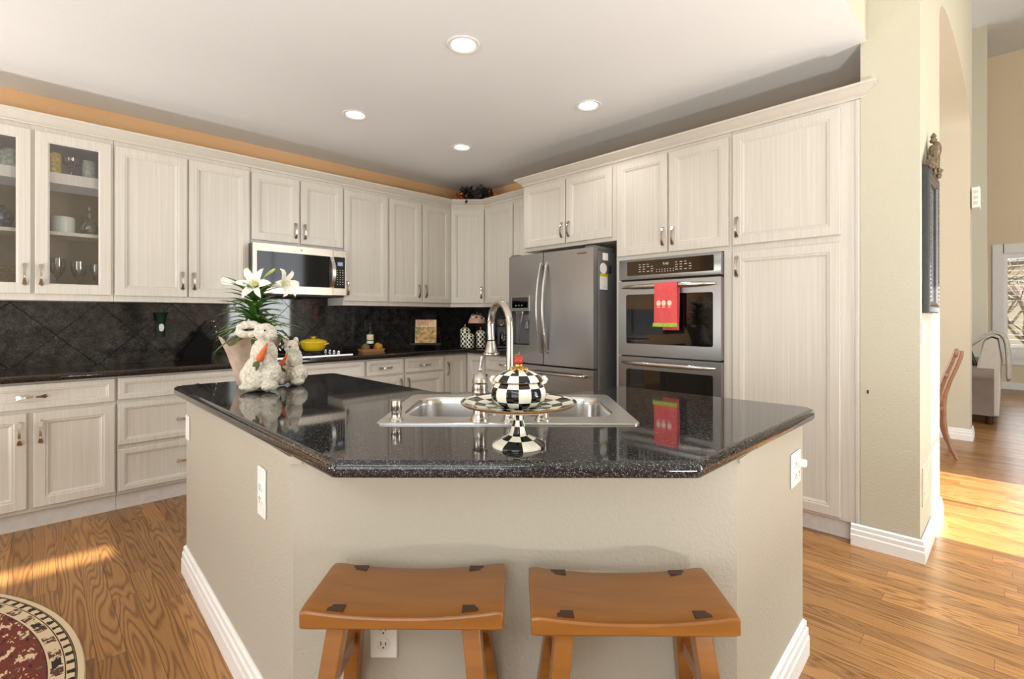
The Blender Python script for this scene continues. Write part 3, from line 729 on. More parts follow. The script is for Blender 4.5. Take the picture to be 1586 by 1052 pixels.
def sugar_bowl():
    t = thing('sugar_bowl', 'lidded black and ivory checked sugar bowl with a red finial', 'bowl', (CS[0], CS[1], IT + .1003), R(-45 + 12.9))
    N = 84; pr = [(.0, .0), (.042, .0), (.047, .002), (.058, .008), (.067, .018), (.0708, .028), (.0715, .034), (.070, .044), (.066, .052), (.060, .060), (.057, .064)]
    rows = [0, 0, 0, 0, 1, 1, 1, 1, 0, 0]
    MB().lathe(pr, n=N, mats=check(N, 14, lambda j: rows[j])).build('body', [M['jet'], M['ivory']], t, smooth=60)
    lp = [(.050, .0645), (.0615, .0645), (.064, .067), (.0635, .071), (.058, .077), (.050, .083), (.038, .0895), (.024, .094), (.0, .096)]
    lr = [2, 2, 0, 0, 0, 1, 1, 1]
    lid = MB().lathe(lp, n=N, mats=lambda i, j: 2 if lr[j] == 2 else (int(i * 14 / N) + lr[j]) % 2).build('lid', [M['jet'], M['ivory'], M['goldrim']], t, smooth=60)
    mb = MB(); mb.lathe([(.0, .092), (.019, .093), (.021, .096), (.017, .1), (.0115, .103), (.0112, .108), (.0, .109)], n=20)
    for k in range(14): a = 2 * PI * k / 14; mb.ball((.0215 * math.cos(a), .0215 * math.sin(a), .0955), .0042, 8, 6)
    mb.build('collar', M['gold'], lid)
    mb = MB(); mb.lathe([(0, .108), (.008, .109), (.0126, .114), (.0130, .121), (.0105, .127), (.005, .130), (0, .1295)], n=20); mb.build('finial', M['apple'], lid, smooth=80)
    mb = MB(); mb.tube([(0, 0, .128), (.001, 0, .133), (.003, .001, .138)], [.0025, .0018, .0012], 6); mb.ball((-.004, 0, .131), (.006, .003, .002), 8, 6); mb.build('stem', M['gold'], lid)
    a0 = R(-12.9)
    for s_ in (-1, 1):
        m = Matrix.Rotation(a0, 4, 'Z')
        MB(m).tube([(s_ * .059, 0, .060), (s_ * .067, 0, .063), (s_ * .0695, 0, .069), (s_ * .066, 0, .074), (s_ * .060, 0, .074)], [.005, .0055, .006, .0055, .004], 10).build('handle', M['ivory'], t, smooth=80)
sugar_bowl()

# ------------------------------------------------------------------ appliances
def fridge():
    t = thing('refrigerator', 'stainless french door fridge with water dispenser and bottom freezer drawer', 'refrigerator', (3.0, 2.645, 0), R(-90))
    bx(-.45, .455, .085, .80, .03, 1.752, .006).build('cabinet_body', M['fside'], t, smooth=0)
    bx(-.43, .43, .10, .78, 0, .03).build('plinth', M['black'], t, smooth=0)
    fy = lambda x: .016 * (abs(x) / .4555) ** 2.2
    def part(mb, a, b, z0, z1, n=10, back=.07):
        xs = [a + (b - a) * k / n for k in range(n + 1)]
        mb.prism([(x, fy(x)) for x in xs] + [(b, back), (a, back)], z0, z1)
    S = -.034
    mb = MB(); part(mb, S + .004, .4555, .848, 1.768); dr = mb.build('door', M['steel'], t, smooth=30)
    mb = MB(); part(mb, -.4555, S - .004, 1.292, 1.768); part(mb, -.4555, S - .004, .848, 1.0); part(mb, -.4555, -.415, 1.0, 1.292, 3); part(mb, -.197, S - .004, 1.0, 1.292, 5)
    dl = mb.build('door', M['steel'], t, smooth=30)
    mb = MB(); part(mb, -.4555, .4555, .115, .835, 16); fz = mb.build('freezer_drawer', M['steel'], t, smooth=30)
    # dispenser
    disp = bx(-.415, -.197, .062, .07, 1.0, 1.292).build('dispenser', M['fside'], dl, smooth=0)
    mb = MB(); x0, x1, z0, z1 = -.421, -.191, 1.288, 1.424
    mb.panel(x0, x1, z0, z1, .012, [(0, 0), (0, .010), (.004, .012), (.012, .012), (.014, .008)], cap=False)
    mb.box(-.409, -.203, .002, .010, 1.298, 1.414); mb.mi = 1; mb.box(-.402, -.212, .000, .003, 1.316, 1.408)
    mb.mi = 2
    for k in range(3): mb.box(-.36 + k * .036, -.348 + k * .036, -.0008, .001, 1.334, 1.342)
    mb.build('control_display', [M['steel'], M['blackglass'], M['legend']], dl, smooth=0)
    mb = MB(); mb.box(-.365, -.275, .004, .05, 1.262, 1.290, .004); mb.build('spout_block', M['steelh'], dl, smooth=0)
    MB().tube([(-.285, .012, 1.262), (-.310, .006, 1.15), (-.335, .012, 1.02)], .007, 8).build('paddle_arm', M['steelh'], dl)
    mb = MB(); mb.box(-.27, -.215, .02, .05, 1.20, 1.262, .005); mb.lathe([(.018, 0), (.028, -.05), (.03, -.06), (.024, -.062)], (-.242, .03, 1.2), 16); mb.build('ice_chute', M['fside'], dl, smooth=40)
    bx(-.412, -.200, .004, .06, 1.0, 1.008).build('drip_tray', M['black'], dl, smooth=0)
    # handles
    for nm, par, x in (('handle', dl, -.054), ('handle', dr, .010)):
        pts = []; rad = []
        for k in range(21):
            q = -1 + 2 * k / 20; pts.append((x, -.010 - .054 * (1 - q * q), 1.315 + q * .362)); rad.append((.0125, .0105))
        mb = MB(); mb.tube(pts, rad, 12, up=(0, 1, 0))
        for e in (pts[0], pts[-1]): mb.box(e[0] - .010, e[0] + .010, -.012, .004, e[2] - .014, e[2] + .014, .003)
        mb.build(nm, M['steelh'], par, smooth=60)
    mb = MB(); pts = [(-.20 + .59 * k / 16, -.052 + .02 * (abs(k - 8) / 8) ** 3, .785) for k in range(17)]
    mb.tube(pts, [(.011, .014)] * 17, 12)
    for e in (pts[0], pts[-1]): mb.box(e[0] - .014, e[0] + .014, -.034, .010, .772, .798, .003)
    mb.build('handle', M['steelh'], fz, smooth=60)
    mb = MB(); mb.box(.36, .45, .03, .30, 1.7525, 1.785, .006); mb.build('hinge_cover', M['fside'], t, smooth=0)
    mb = MB(); mb.box(-.45, -.36, .03, .30, 1.7525, 1.785, .006); mb.build('hinge_cover', M['fside'], t, smooth=0)
    MB().text('SAMSUNG', .020, Matrix.Translation((.352, fy(.352) - .0012, 1.729)) @ Matrix.Rotation(R(2.2), 4, 'Z') @ Matrix.Rotation(R(90), 4, 'X')).build('badge', M['dark'], dr, smooth=0)
fridge()
FY = 2.1895
mb = MB(); mb.box(-.030, .030, -.012, 0, 0, .056, .002); mb.build('tmp', M['white'])
o = bpy.data.objects['tmp']; o.name = 'magnet'; o.location = (3.164, FY, 1.678); tag(o, 'square white magnet, topmost on the fridge side', 'magnet')
mb = MB(Matrix.Rotation(R(90), 4, 'X')); mb.lathe([(0, 0), (.042, 0), (.043, .002), (.041, .006), (.030, .006), (.029, .0055), (.012, .0055), (0, .006)], n=32)
tag(mb.build('magnet', M['paper'], loc=(3.143, FY, 1.614), smooth=30), 'round white magnet with faint print on the fridge side', 'magnet')
tag(bx(-.014, .014, -.014, 0, -.03, .03, .004).build('magnet_clip', M['black'], loc=(3.226, FY, 1.612)), 'black magnetic clip beside the round magnet', 'magnet')
t = thing('magnetic_notepad', 'white notepad with yellow top edge low on the fridge side', 'notepad', (3.147, FY, 1.451))
bx(-.047, .047, -.006, 0, 0, .100).build('sheet', M['paper'], t, smooth=0); bx(-.049, .049, -.008, 0, .100, .122, .001).build('binding', M['notey'], t, smooth=0)
mb = MB()
for k in range(7): mb.box(-.036, .036 - .012 * (k % 3), -.0065, -.006, .014 + k * .012, .016 + k * .012)
mb.build('handwriting_lines', M['legend'], t, smooth=0)

def wall_oven():
    t = thing('wall_oven', 'stainless double wall oven with black glass doors and control panel', 'oven', (TX, 2.071, .382), R(-90)); B = .382
    W = .772
    bx(.004, W - .004, .0, .56, .012, 1.672 - B - .006).build('oven_body', M['black'], t, smooth=0)
    def rounded(mb, x0, x1, z0, z1, r, y0, y1, n=5):
        p = rrect(x0, x1, z0, z1, r, n); mb.loft([[(x, y0, z) for x, z in p], [(x, y1, z) for x, z in p]])
    cp = bx(0, W, -.040, 0, 1.515 - B, 1.667 - B, .006, 2).build('control_panel', M['steel'], t, smooth=30)
    mb = MB(); rounded(mb, .072, .724, 1.545 - B, 1.650 - B, .008, -.0415, -.038); mb.mi = 1; c = 1.598 - B
    for gx, cols, rows in ((.17, 4, 4), (.455, 4, 4)):
        for i in range(cols):
            for j in range(rows):
                if (i * 3 + j * 5) % 7 == 2: continue
                mb.box(gx + i * .033, gx + i * .033 + .016 + .004 * ((i + j) % 2), -.0421, -.0415, c + .022 - j * .017, c + .026 - j * .017)
    for i in range(7):
        for j in range(2): mb.box(.312 + i * .021, .318 + i * .021, -.0421, -.0415, c - .022 - j * .015, c - .017 - j * .015)
    mb.build('display_glass', [M['blackglass'], M['legend']], cp, smooth=30)
    MB().text('9:40', .026, Matrix.Translation((.384, -.0418, c + .018)) @ Matrix.Rotation(R(90), 4, 'X')).build('clock_digits', M['led'], cp, smooth=0)
    for z0, z1, wz0, wz1, hz in ((.955, 1.503, 1.042, 1.405, 1.460), (.405, .945, .49, .855, .902)):
        z0, z1, wz0, wz1, hz = (q - B for q in (z0, z1, wz0, wz1, hz))
        mb = MB(); outer = [(x, z) for x, z in rrect(0, W, z0, z1, .006, 3)]; win = rrect(.066, .720, wz0, wz1, .014, 5)
        # frame with an opening
        m2 = MB(Matrix.Rotation(R(90), 4, 'X'))
        m2.flat([outer, win], .044); m2.loft([[(x, z, .044) for x, z in outer], [(x, z, 0) for x, z in outer]], True, False, True)
        m2.loft([[(x, z, .044) for x, z in win], [(x, z, .036) for x, z in win]], True, False, False)
        d = m2.build('oven_door', M['steel'], t, smooth=30, merge=1e-5)
        mb = MB(); rounded(mb, .0665, .7195, wz0 + .0005, wz1 - .0005, .0135, -.0385, -.030); mb.build('window_glass', M['blackglass'], d, smooth=30)
        mb = MB(); pts = []; rad = []
        for k in range(25):
            q = -1 + 2 * k / 24; pts.append((.386 + q * .352, -.048 - .040 * (1 - abs(q) ** 4), hz)); rr = .0085 + .0085 * (1 - abs(q) ** 5); rad.append((rr, rr * .8))
        mb.tube(pts, rad, 14); mb.build('handle', M['steelh'], d, smooth=60)
wall_oven()
def towel():
    x_bar, zc = TX - .088, 1.460
    t = thing('kitchen_towel', 'coral red towel with lime hem hanging from the upper oven handle', 'towel', (x_bar, 1.655, zc))
    prof = []
    def sheet(path, y0, y1, name, mat, amp, par, n=14):
        rings_o = []; mb = MB(); th = .006; g = []
        for k in range(n + 1):
            y = y0 + (y1 - y0) * k / n; row = []
            for j, (px, pz) in enumerate(path):
                f_ = j / (len(path) - 1); wv = amp * f_ * math.sin(y * 75 + f_ * 1.5)
                row.append((px + wv, y * (1 + .05 * f_) if px < 0 else y, pz))
            g.append(row)
        top = [[mb.v(c) for c in r] for r in g]; bot = [[mb.v((c[0] + th * (1 if c[0] < 0 else -1) * .0 + th, c[1], c[2])) for c in r] for r in g]
        for a in range(n):
            for b in range(len(path) - 1):
                mb.f([top[a][b], top[a + 1][b], top[a + 1][b + 1], top[a][b + 1]]); mb.f([bot[a][b], bot[a][b + 1], bot[a + 1][b + 1], bot[a + 1][b]])
        L = len(path) - 1
        for a in range(n):
            mb.f([top[a][0], bot[a][0], bot[a + 1][0], top[a + 1][0]]); mb.f([top[a][L], top[a + 1][L], bot[a + 1][L], bot[a][L]])
        for b in range(L):
            mb.f([top[0][b], top[0][b + 1], bot[0][b + 1], bot[0][b]]); mb.f([top[n][b], bot[n][b], bot[n][b + 1], top[n][b + 1]])
        return mb.build(name, mat, par, smooth=60)
    front = [(.010, .019), (-.002, .021), (-.015, .018), (-.022, .006), (-.024, -.04), (-.024, -.12), (-.025, -.20), (-.026, -.275)]
    fr = sheet(front, -.084, .080, 'front_fold', M['towel'], .003, t)
    sheet([(-.029, -.262), (-.030, -.275), (-.031, -.288)], -.090, .088, 'hem', M['lime'], .004, t)
    sheet([(.012, .018), (.019, .0), (.020, -.10), (.016, -.22), (.012, -.310)], -.082, .036, 'back_fold', M['towel'], .001, t)
    for k, y in enumerate((.048, .010, -.034)):
        m = Matrix.Translation((-.0245, y, -.125)) @ Matrix.Rotation(R(-90), 4, 'Y')
        mb = MB(m); mb.ball((0, 0, .001), (.020, .0165, .0022), 16, 8); mb.box(-.030, -.024, -.009, .009, 0, .002); mb.build('egg_motif', M['motif'], t, smooth=60)
towel()
def microwave():
    t = thing('microwave', 'stainless over the range microwave with black glass and curved handle', 'microwave', (1.222, 4.12, 1.424)); W, H = .768, .398
    bx(0, W, .022, .43, 0, H).build('body', M['black'], t, smooth=0)
    mb = MB(); m2 = Matrix.Rotation(R(90), 4, 'X')
    o = rrect(0, .643, .004, H, .003, 2); win = rrect(.030, .612, .068, .338, .006, 3)
    f = MB(m2); f.flat([o, win], .004); f.loft([[(x, z, .004) for x, z in o], [(x, z, -.022) for x, z in o]], True, False, True); f.loft([[(x, z, .004) for x, z in win], [(x, z, -.001) for x, z in win]], True, False, False)
    d = f.build('door', M['mw'], t, smooth=30, merge=1e-5)
    bx(.0305, .6115, -.002, .004, .0685, .3375).build('window_glass', M['smokeglass'], d, smooth=0)
    mb = MB(); pts = [(.625 + .012 * (1 - q * q), -.012 - .034 * (1 - q * q), .203 + q * .134) for q in [-1 + 2 * k / 16 for k in range(17)]]
    rings = [[(p[0] - .016, p[1] - .004, p[2]), (p[0] + .016, p[1] - .004, p[2]), (p[0] + .014, p[1] + .005, p[2]), (p[0] - .014, p[1] + .005, p[2])] for p in pts]
    mb.loft(rings); mb.box(.612, .638, -.014, -.003, .067, .082); mb.box(.612, .638, -.014, -.003, .325, .340); mb.build('handle', M['steelh'], d, smooth=50)
    cp = bx(.646, W, -.004, .022, .004, H, .002).build('control_panel', M['mw'], t, smooth=0)
    bx(.684, .732, -.0065, -.005, .262, .296).build('lcd_screen', M['lcd'], cp, smooth=0)
    mb = MB().box(.652, .752, -.0055, -.003, .066, .340); mb.mi = 1
    for i in range(3):
        for j in range(7): mb.box(.680 + i * .024, .689 + i * .024, -.0062, -.0054, .222 - j * .0205, .226 - j * .0205)
    mb.build('keypad_glass', [M['blackglass'], M['legend']], cp, smooth=0)
    MB().text('10:21', .016, Matrix.Translation((.708, -.0067, .279)) @ Matrix.Rotation(R(90), 4, 'X')).build('clock_digits', M['white'], cp, smooth=0)
    mb = MB(m2); mb.lathe([(0, .0045), (.010, .0045), (.010, .0052), (0, .0052)], (.375, .368, 0), 20, sy=.55); mb.build('badge', M['fside'], d, smooth=0)
    bx(.02, W - .02, .01, .40, -.012, 0).build('vent_grille', M['dark'], t, smooth=0)
microwave()
def cooktop():
    t = thing('cooktop', 'black gas cooktop with steel front trim and cast grates under the microwave', 'cooktop', (1.60, 4.0, CT)); hw = .385
    bx(-hw, hw, 0, .49, 0, .012, .003).build('glass_top', M['blackglass'], t, smooth=0)
    bx(-hw - .004, hw + .004, -.012, .001, 0, .015, .003).build('front_trim', M['sink'], t, smooth=0)
    for cx in (-.22, .06):
        mb = MB()
        for cy in (.14, .36):
            mb.lathe([(.055, 0), (.055, .006), (.03, .012), (.03, .016), (0, .017)], (cx, cy, .012), 20)
            for k in range(4):
                a = PI / 4 + k * PI / 2; mb.tube([(cx + .03 * math.cos(a), cy + .03 * math.sin(a), .034), (cx + .10 * math.cos(a), cy + .10 * math.sin(a), .034), (cx + .105 * math.cos(a), cy + .105 * math.sin(a), .0125)], .005, 6)
        mb.build('burner_grate', M['iron'], t, smooth=40)
    for k in range(4):
        MB().lathe([(.018, 0), (.018, .008), (.013, .012), (.012, .026), (0, .028)], (.31, .10 + k * .09, .012), 18).build('knob', M['steelh'], t, smooth=40)
cooktop()
GT = CT + .0395
def casserole():
    t = thing('casserole_dish', 'round yellow enamel casserole with lid on the cooktop', 'casserole', (1.745, 4.235, GT))
    MB().lathe([(0, 0), (.070, 0), (.080, .004), (.096, .030), (.108, .062), (.111, .070), (.107, .071)], n=40).build('pot', M['yellow'], t, smooth=50)
    lid = MB().lathe([(.100, .0712), (.113, .0715), (.113, .077), (.095, .090), (.055, .103), (.02, .107), (0, .1075)], n=40).build('lid', M['yellow'], t, smooth=50)
    MB().lathe([(0, .106), (.010, .107), (.012, .114), (.024, .118), (.024, .122), (0, .124)], n=20).build('knob', M['yellow'], lid, smooth=50)
    u = Vector((.7126, -.7015, 0))
    for s_ in (-1, 1):
        p = Vector((0, 0, .055)) + u * (s_ * .104); q = Vector((.7015, .7126, 0))
        MB().tube([p - q * .03, p - q * .024 + u * s_ * .018 + Vector((0, 0, .006)), p + u * s_ * .026 + Vector((0, 0, .010)), p + q * .024 + u * s_ * .018 + Vector((0, 0, .006)), p + q * .03], .006, 8).build('handle', M['yellow'], t, smooth=60)
casserole()
def kettle():
    t = thing('tea_kettle', 'black enamel kettle with cream leaf marks between the two rabbits', 'kettle', (1.475, 4.29, GT))
    b = MB().lathe([(0, 0), (.080, 0), (.086, .006), (.086, .05), (.078, .085), (.055, .105), (.03, .112), (0, .113)], n=32).build('body', M['jet'], t, smooth=50)
    MB().lathe([(0, .112), (.012, .113), (.014, .122), (0, .127)], n=14).build('lid_knob', M['jet'], t)
    MB().tube([(-.055, 0, .095), (-.06, 0, .15), (-.03, 0, .178), (.03, 0, .178), (.06, 0, .15), (.055, 0, .095)], .006, 8).build('handle', M['jet'], t, smooth=60)
    MB().tube([(.075, -.02, .06), (.105, -.03, .085), (.125, -.036, .11)], [.014, .011, .009], 10).build('spout', M['jet'], t, smooth=60)
    mb = MB(); rnd = random.Random(3)
    for k in range(26):
        a = rnd.uniform(0, 2 * PI); z = rnd.uniform(.012, .075); r = .0865 if z < .05 else .0865 - (z - .05) * .24
        m = Matrix.Translation((r * math.cos(a), r * math.sin(a), z)) @ Matrix.Rotation(a, 4, 'Z') @ Matrix.Rotation(rnd.uniform(-1, 1), 4, 'X')
        mb.M = m; mb.ball((0, 0, 0), (.0015, .006, .013), 8, 6)
    mb.build('leaf_pattern', M['ivory'], b, smooth=60)
kettle()

# ------------------------------------------------------------------ things on the perimeter counter
t = thing('serving_tray', 'shallow terracotta tray holding the bottle and moss balls', 'tray', (2.332, 4.30, CT))
mb = MB(); o = rrect(-.122, .122, -.06, .06, .02); mb.loft([[(x, y, z) for x, y in offset_poly(o, i)] for i, z in ((.012, 0), (0, .026), (.004, .027), (.014, .006))]); mb.build('tray_body', M['tray'], t)
t = thing('bottle', 'dark glass bottle with cream labels standing on the terracotta tray', 'bottle', (2.325, 4.315, CT + .0062))
MB().lathe([(0, 0), (.030, 0), (.032, .004), (.032, .165), (.028, .185), (.014, .205), (.0115, .215), (.0115, .245), (.014, .248), (.014, .262), (0, .264)], n=24).build('glass_body', M['bottle'], t, smooth=50)
MB().lathe([(.0325, .105), (.0328, .107), (.0328, .155), (.0325, .157)], n=24, cap0=False, cap1=False).build('label_wrap', M['label'], t)
MB().lathe([(.0325, .070), (.0328, .072), (.0328, .096), (.0325, .098)], n=24, cap0=False, cap1=False).build('label_wrap', M['paper'], t)
MB().lathe([(.0145, .235), (.015, .24), (.015, .266), (0, .268)], n=16).build('cap', M['iron'], t)
def mossball(x, y, r, mat, lab):
    mb = MB(); mb.ball((0, 0, r * .86), (r, r, r * .86), 20, 14)
    for v in mb.bm.verts: v.co *= 1 + .16 * noise.noise(v.co * 60 + Vector((x * 9, 0, 0)))
    z0 = min(v.co.z for v in mb.bm.verts)
    for v in mb.bm.verts: v.co.z -= z0
    tag(mb.build('moss_ball', mat, loc=(x, y, CT + .0068), smooth=80), lab, 'moss ball')
mossball(2.262, 4.285, .040, M['moss'], 'olive green moss ball left of the bottle on the tray')
mossball(2.395, 4.285, .042, M['moss2'], 'golden moss ball right of the bottle on the tray')
t = thing('outlet_plate', 'black outlet plate on the backsplash behind the bottle', 'outlet', (2.43, 4.556, 1.15)); bx(-.036, .036, -.005, 0, -.058, .058, .002).build('plate', M['black'], t, smooth=0)
mb = MB(); mb.box(-.016, .016, -.008, -.005, .012, .044, .003); mb.box(-.016, .016, -.008, -.005, -.044, -.012, .003); mb.build('socket_face', M['black'], t, smooth=0)
def cookbook():
    p = (2.985, 4.34, CT); t = thing('cookbook_easel', 'black wrought iron easel with scrolled sides holding the cookbook', 'easel', p, R(-38))
    mb = MB()
    for s_ in (-1, 1):
        mb.tube([(s_ * .150, -.02, .035), (s_ * .155, .0, .10), (s_ * .145, .02, .17), (s_ * .12, .035, .215), (s_ * .09, .04, .225)], .004, 6)
        mb.tube([(s_ * (.135 + .02 * math.cos(a)), -.028, .020 + .016 * math.sin(a)) for a in [k * PI / 8 for k in range(15)]], .004, 6)
        mb.tube([(s_ * .1, -.02, .036), (s_ * .1, .045, .24)], .004, 6); mb.tube([(s_ * .1, .045, .22), (s_ * .1, .13, .005)], .004, 6)
    mb.box(-.16, .16, -.04, .0, .036, .042); mb.box(-.16, .16, -.042, -.038, .036, .058); mb.tube([(-.1, .045, .24), (0, .05, .275), (.1, .045, .24)], .004, 6)
    mb.tube([(s_ * .02 * 0 + .02 * math.cos(a), .05, .285 + .012 * math.sin(a)) for a in [k * PI / 8 for k in range(15)]], .003, 6)
    for s_ in (-1, 1): mb.tube([(s_ * .14, -.025, .036), (s_ * .14, -.02, .004)], .005, 6)
    mb.build('scroll_frame', M['iron'], t, smooth=60)
    ti = R(-12); b = thing('cookbook', 'open cookbook with orange title lettering propped on the iron easel', 'book', (p[0], p[1], CT + .0425), R(-38))
    m = Matrix.Translation((0, -.026, 0)) @ Matrix.Rotation(ti, 4, 'X')
    mb = MB(m); mb.box(-.108, .108, 0, .022, 0, .262, .001); mb.build('pages', M['paper'], b, smooth=0)
    mb = MB(m); mb.box(-.112, .112, -.003, -.0002, 0, .266); mb.build('cover_photo', M['cover'], b, smooth=0)
    MB(m).box(-.108, .108, -.0033, -.003, .186, .262).build('title_band', M['label'], b, smooth=0)
    mb = MB(m); mb.text('SWEETS', .078, Matrix.Translation((0, -.0035, .226)) @ Matrix.Rotation(R(90), 4, 'X') @ Matrix.Diagonal((.62, 1, 1, 1)), .0006); mb.build('title_lettering', M['orangeprint'], b, smooth=0)
cookbook()
def canister(x, y, r, h, label):
    t = thing('canister', label, 'canister', (x, y, CT), R(-45), 'checked canisters in the corner'); N = 56; rows = max(4, round(h / .025))
    pr = [(0, .006), (r * .92, .006)] + [(r, .012 + (h - .012) * k / rows) for k in range(rows + 1)] + [(r * .9, h + .001)]
    MB().lathe(pr, n=N, mats=lambda i, j: (int(i * 14 / N) + j) % 2).build('body', [M['ivory'], M['jet']], t, smooth=40)
    lid = MB().lathe([(r * .9, h + .001), (r * 1.06, h + .002), (r * 1.06, h + .008), (r * .8, h + .024), (r * .4, h + .034), (0, h + .037)], n=N, mats=lambda i, j: 0 if j < 2 else (int(i * 7 / N * 2) + j) % 2).build('lid', [M['ivory'], M['jet']], t, smooth=40)
    MB().lathe([(0, h + .035), (.010, h + .036), (.006, h + .044), (.010, h + .054), (.008, h + .064), (0, h + .070)], n=14).build('finial', M['gold'], lid)
    mb = MB()
    for k in range(3): a = k * 2 * PI / 3; mb.ball((r * .8 * math.cos(a), r * .8 * math.sin(a), .006), (.010, .010, .006), 10, 6)
    mb.build('feet', M['gold'], t)
canister(3.305, 4.071, .053, .186, 'tallest black and ivory checked canister, leftmost of the three')
canister(3.272, 3.956, .048, .126, 'shortest black and ivory checked canister in front of the tallest')
canister(3.398, 3.925, .052, .156, 'middle height checked canister nearest the faucet spray head')
t = thing('table_lamp', 'small lamp with a pink domed glass shade behind the canisters', 'lamp', (3.53, 4.14, CT))
MB().lathe([(0, 0), (.05, 0), (.052, .006), (.02, .02), (.010, .05), (.009, .24), (.014, .25), (.006, .262), (.005, .30)], n=20).build('base', M['gold'], t)
sh = MB().lathe([(.098, .262), (.099, .266), (.094, .295), (.078, .330), (.05, .354), (.018, .366), (.0, .368), (.0, .364), (.05, .349), (.09, .295), (.095, .266)], n=32, cap0=False, cap1=False).build('shade', M['pinkshade'], t, smooth=80)
mb = MB(); rnd = random.Random(5)
for k in range(30):
    a = rnd.uniform(0, 2 * PI); q = rnd.uniform(.35, 1.1); mb.mi = k % 2
    mb.ball((.1 * math.sin(q) * math.cos(a), .1 * math.sin(q) * math.sin(a), .264 + .104 * math.cos(q)), (.012, .012, .010), 8, 6)
mb.build('shade_flowers', [M['jet'], M['paper']], sh)
MB().lathe([(0, .366), (.006, .367), (.004, .378), (.007, .386), (0, .396)], n=12).build('finial', M['gold'], t)
t = thing('coffee_maker', 'black coffee maker with a chrome handle and brass dial beside the fridge', 'coffee maker', (3.60, 3.76, CT), R(-45))
mb = MB(); mb.box(-.09, .09, -.06, .10, 0, .03, .006); mb.box(-.09, .09, .03, .10, .03, .32, .006); mb.box(-.09, .09, -.06, .03, .23, .32, .01); mb.build('housing', M['black'], t, smooth=0)
MB().lathe([(0, 0), (.055, 0), (.062, .03), (.06, .11), (.045, .14), (.046, .145), (0, .145)], (0, -.012, .031), 24).build('carafe', M['bottle'], t)
MB().tube([(-.03, -.075, .06), (-.03, -.098, .075), (-.03, -.098, .15), (-.03, -.075, .165)], .007, 8).build('handle', M['steelh'], t, smooth=60)
MB(Matrix.Translation((-.045, -.061, .278)) @ Matrix.Rotation(R(90), 4, 'X')).lathe([(.030, 0), (.038, 0), (.040, .006), (.036, .010), (.030, .006)], n=28, cap0=False, cap1=False).build('dial_ring', M['gold'], t, smooth=60)
def knife_block():
    t = thing('knife_block', 'black slanted knife block with black handled knives by the backsplash', 'knife block', (.815, 4.40, CT))
    p = [(.01, 0), (-.005, .05), (.125, .225), (.205, .130), (.190, 0)]
    MB().shell([[(x, 0, z) for x, z in p], [(x, .115, z) for x, z in p]]).build('block', M['matte'], t, smooth=0)
    d = Vector((.64, 0, .768)); fdir = Vector((.08, 0, -.095)).normalized()
    for r_, y in ((0, .03), (0, .085), (1, .03), (1, .085), (2, .058)):
        base = Vector((.125, y, .225)) + fdir * (.022 + r_ * .036); L = .115 - r_ * .018
        mb = MB(); mb.tube([base - d * .002, base + d * L * .3, base + d * L * .75, base + d * L], [(.010, .007), (.011, .008), (.010, .007), (.011, .009)], 10, up=(0, 1, 0)); k = mb.build('knife_handle', M['black'], t, smooth=60)
        MB().tube([base + d * (L - .003), base + d * (L + .006)], .0105, 10).build('end_cap', M['steelh'], k)
knife_block()
t = thing('night_light', 'dark green shaded plug in night light on the tile backsplash', 'night light', (.700, 4.5565, 1.085))
MB().lathe([(.024, .105), (.032, .15), (.040, .182), (.045, .188), (.045, .19), (.030, .16), (.022, .108)], (0, -.05, 0), 20, cap0=False, cap1=False).build('shade', M['gdark'], t, smooth=60)
MB().lathe([(0, .045), (.012, .05), (.017, .075), (.013, .098), (0, .104)], (0, -.05, 0), 14).build('bulb', M['bulb'], t)
mb = MB(); mb.box(-.034, .034, -.006, 0, 0, .108); mb.box(-.032, -.024, -.06, -.006, .0, .108); mb.box(.024, .032, -.06, -.006, 0, .108); mb.box(-.034, .034, -.062, -.006, -.004, .004); mb.build('holder', M['gdark'], t, smooth=0)

# dishes behind the glass doors
def shelfware(name, label, cat, x, y, z, prof, mat, n=24, group=None):
    return tag(MB().lathe(prof, n=n).build(name, mat, loc=(x, y, z), smooth=50), label, cat, group)
S0, S1, S2 = UB + .0185, 1.7905, 2.1655
GOB = [(0, 0), (.032, 0), (.033, .003), (.006, .010), (.005, .060), (.015, .070), (.036, .085), (.044, .11), (.046, .128), (.044, .128), (.040, .11), (.03, .09), (0, .078)]
shelfware('storage_tin', 'mustard yellow tin on the top shelf behind the right glass door', 'tin', .098, 4.36, S2, [(0, 0), (.04, 0), (.04, .13), (.036, .14), (0, .145)], M['mustard'])
shelfware('goblet', 'clear footed glass dish in the middle of the top cabinet shelf', 'glass', .185, 4.38, S2, GOB, M['glassware'])
shelfware('beer_stein', 'grey patterned mug at the right end of the top shelf', 'mug', .275, 4.38, S2, [(0, 0), (.036, 0), (.038, .01), (.034, .12), (.036, .13), (.032, .13), (.03, .02), (0, .015)], M['celadon'])
shelfware('ginger_jar', 'pale green patterned jar on the top shelf behind the left glass door', 'jar', -.098, 4.38, S2, [(0, 0), (.045, 0), (.05, .02), (.048, .11), (.03, .13), (0, .135)], M['celadon'])
shelfware('lidded_canister', 'wide white china pot on the middle cabinet shelf', 'pot', .147, 4.40, S1, [(0, 0), (.058, 0), (.06, .01), (.06, .10), (.056, .112), (.02, .118), (0, .118)], M['china'])
shelfware('decanter', 'clear round glass decanter on the middle cabinet shelf', 'decanter', .276, 4.38, S1, [(0, 0), (.03, 0), (.05, .03), (.053, .055), (.04, .088), (.014, .11), (.011, .15), (.017, .156), (.009, .165), (.016, .18), (.010, .20), (0, .203)], M['glassware'])
shelfware('blue_vase', 'blue and white patterned round vase behind the left glass door', 'vase', -.150, 4.38, S1, [(0, 0), (.03, 0), (.06, .03), (.07, .07), (.055, .115), (.025, .135), (.028, .145), (0, .145)], M['bluechina'])
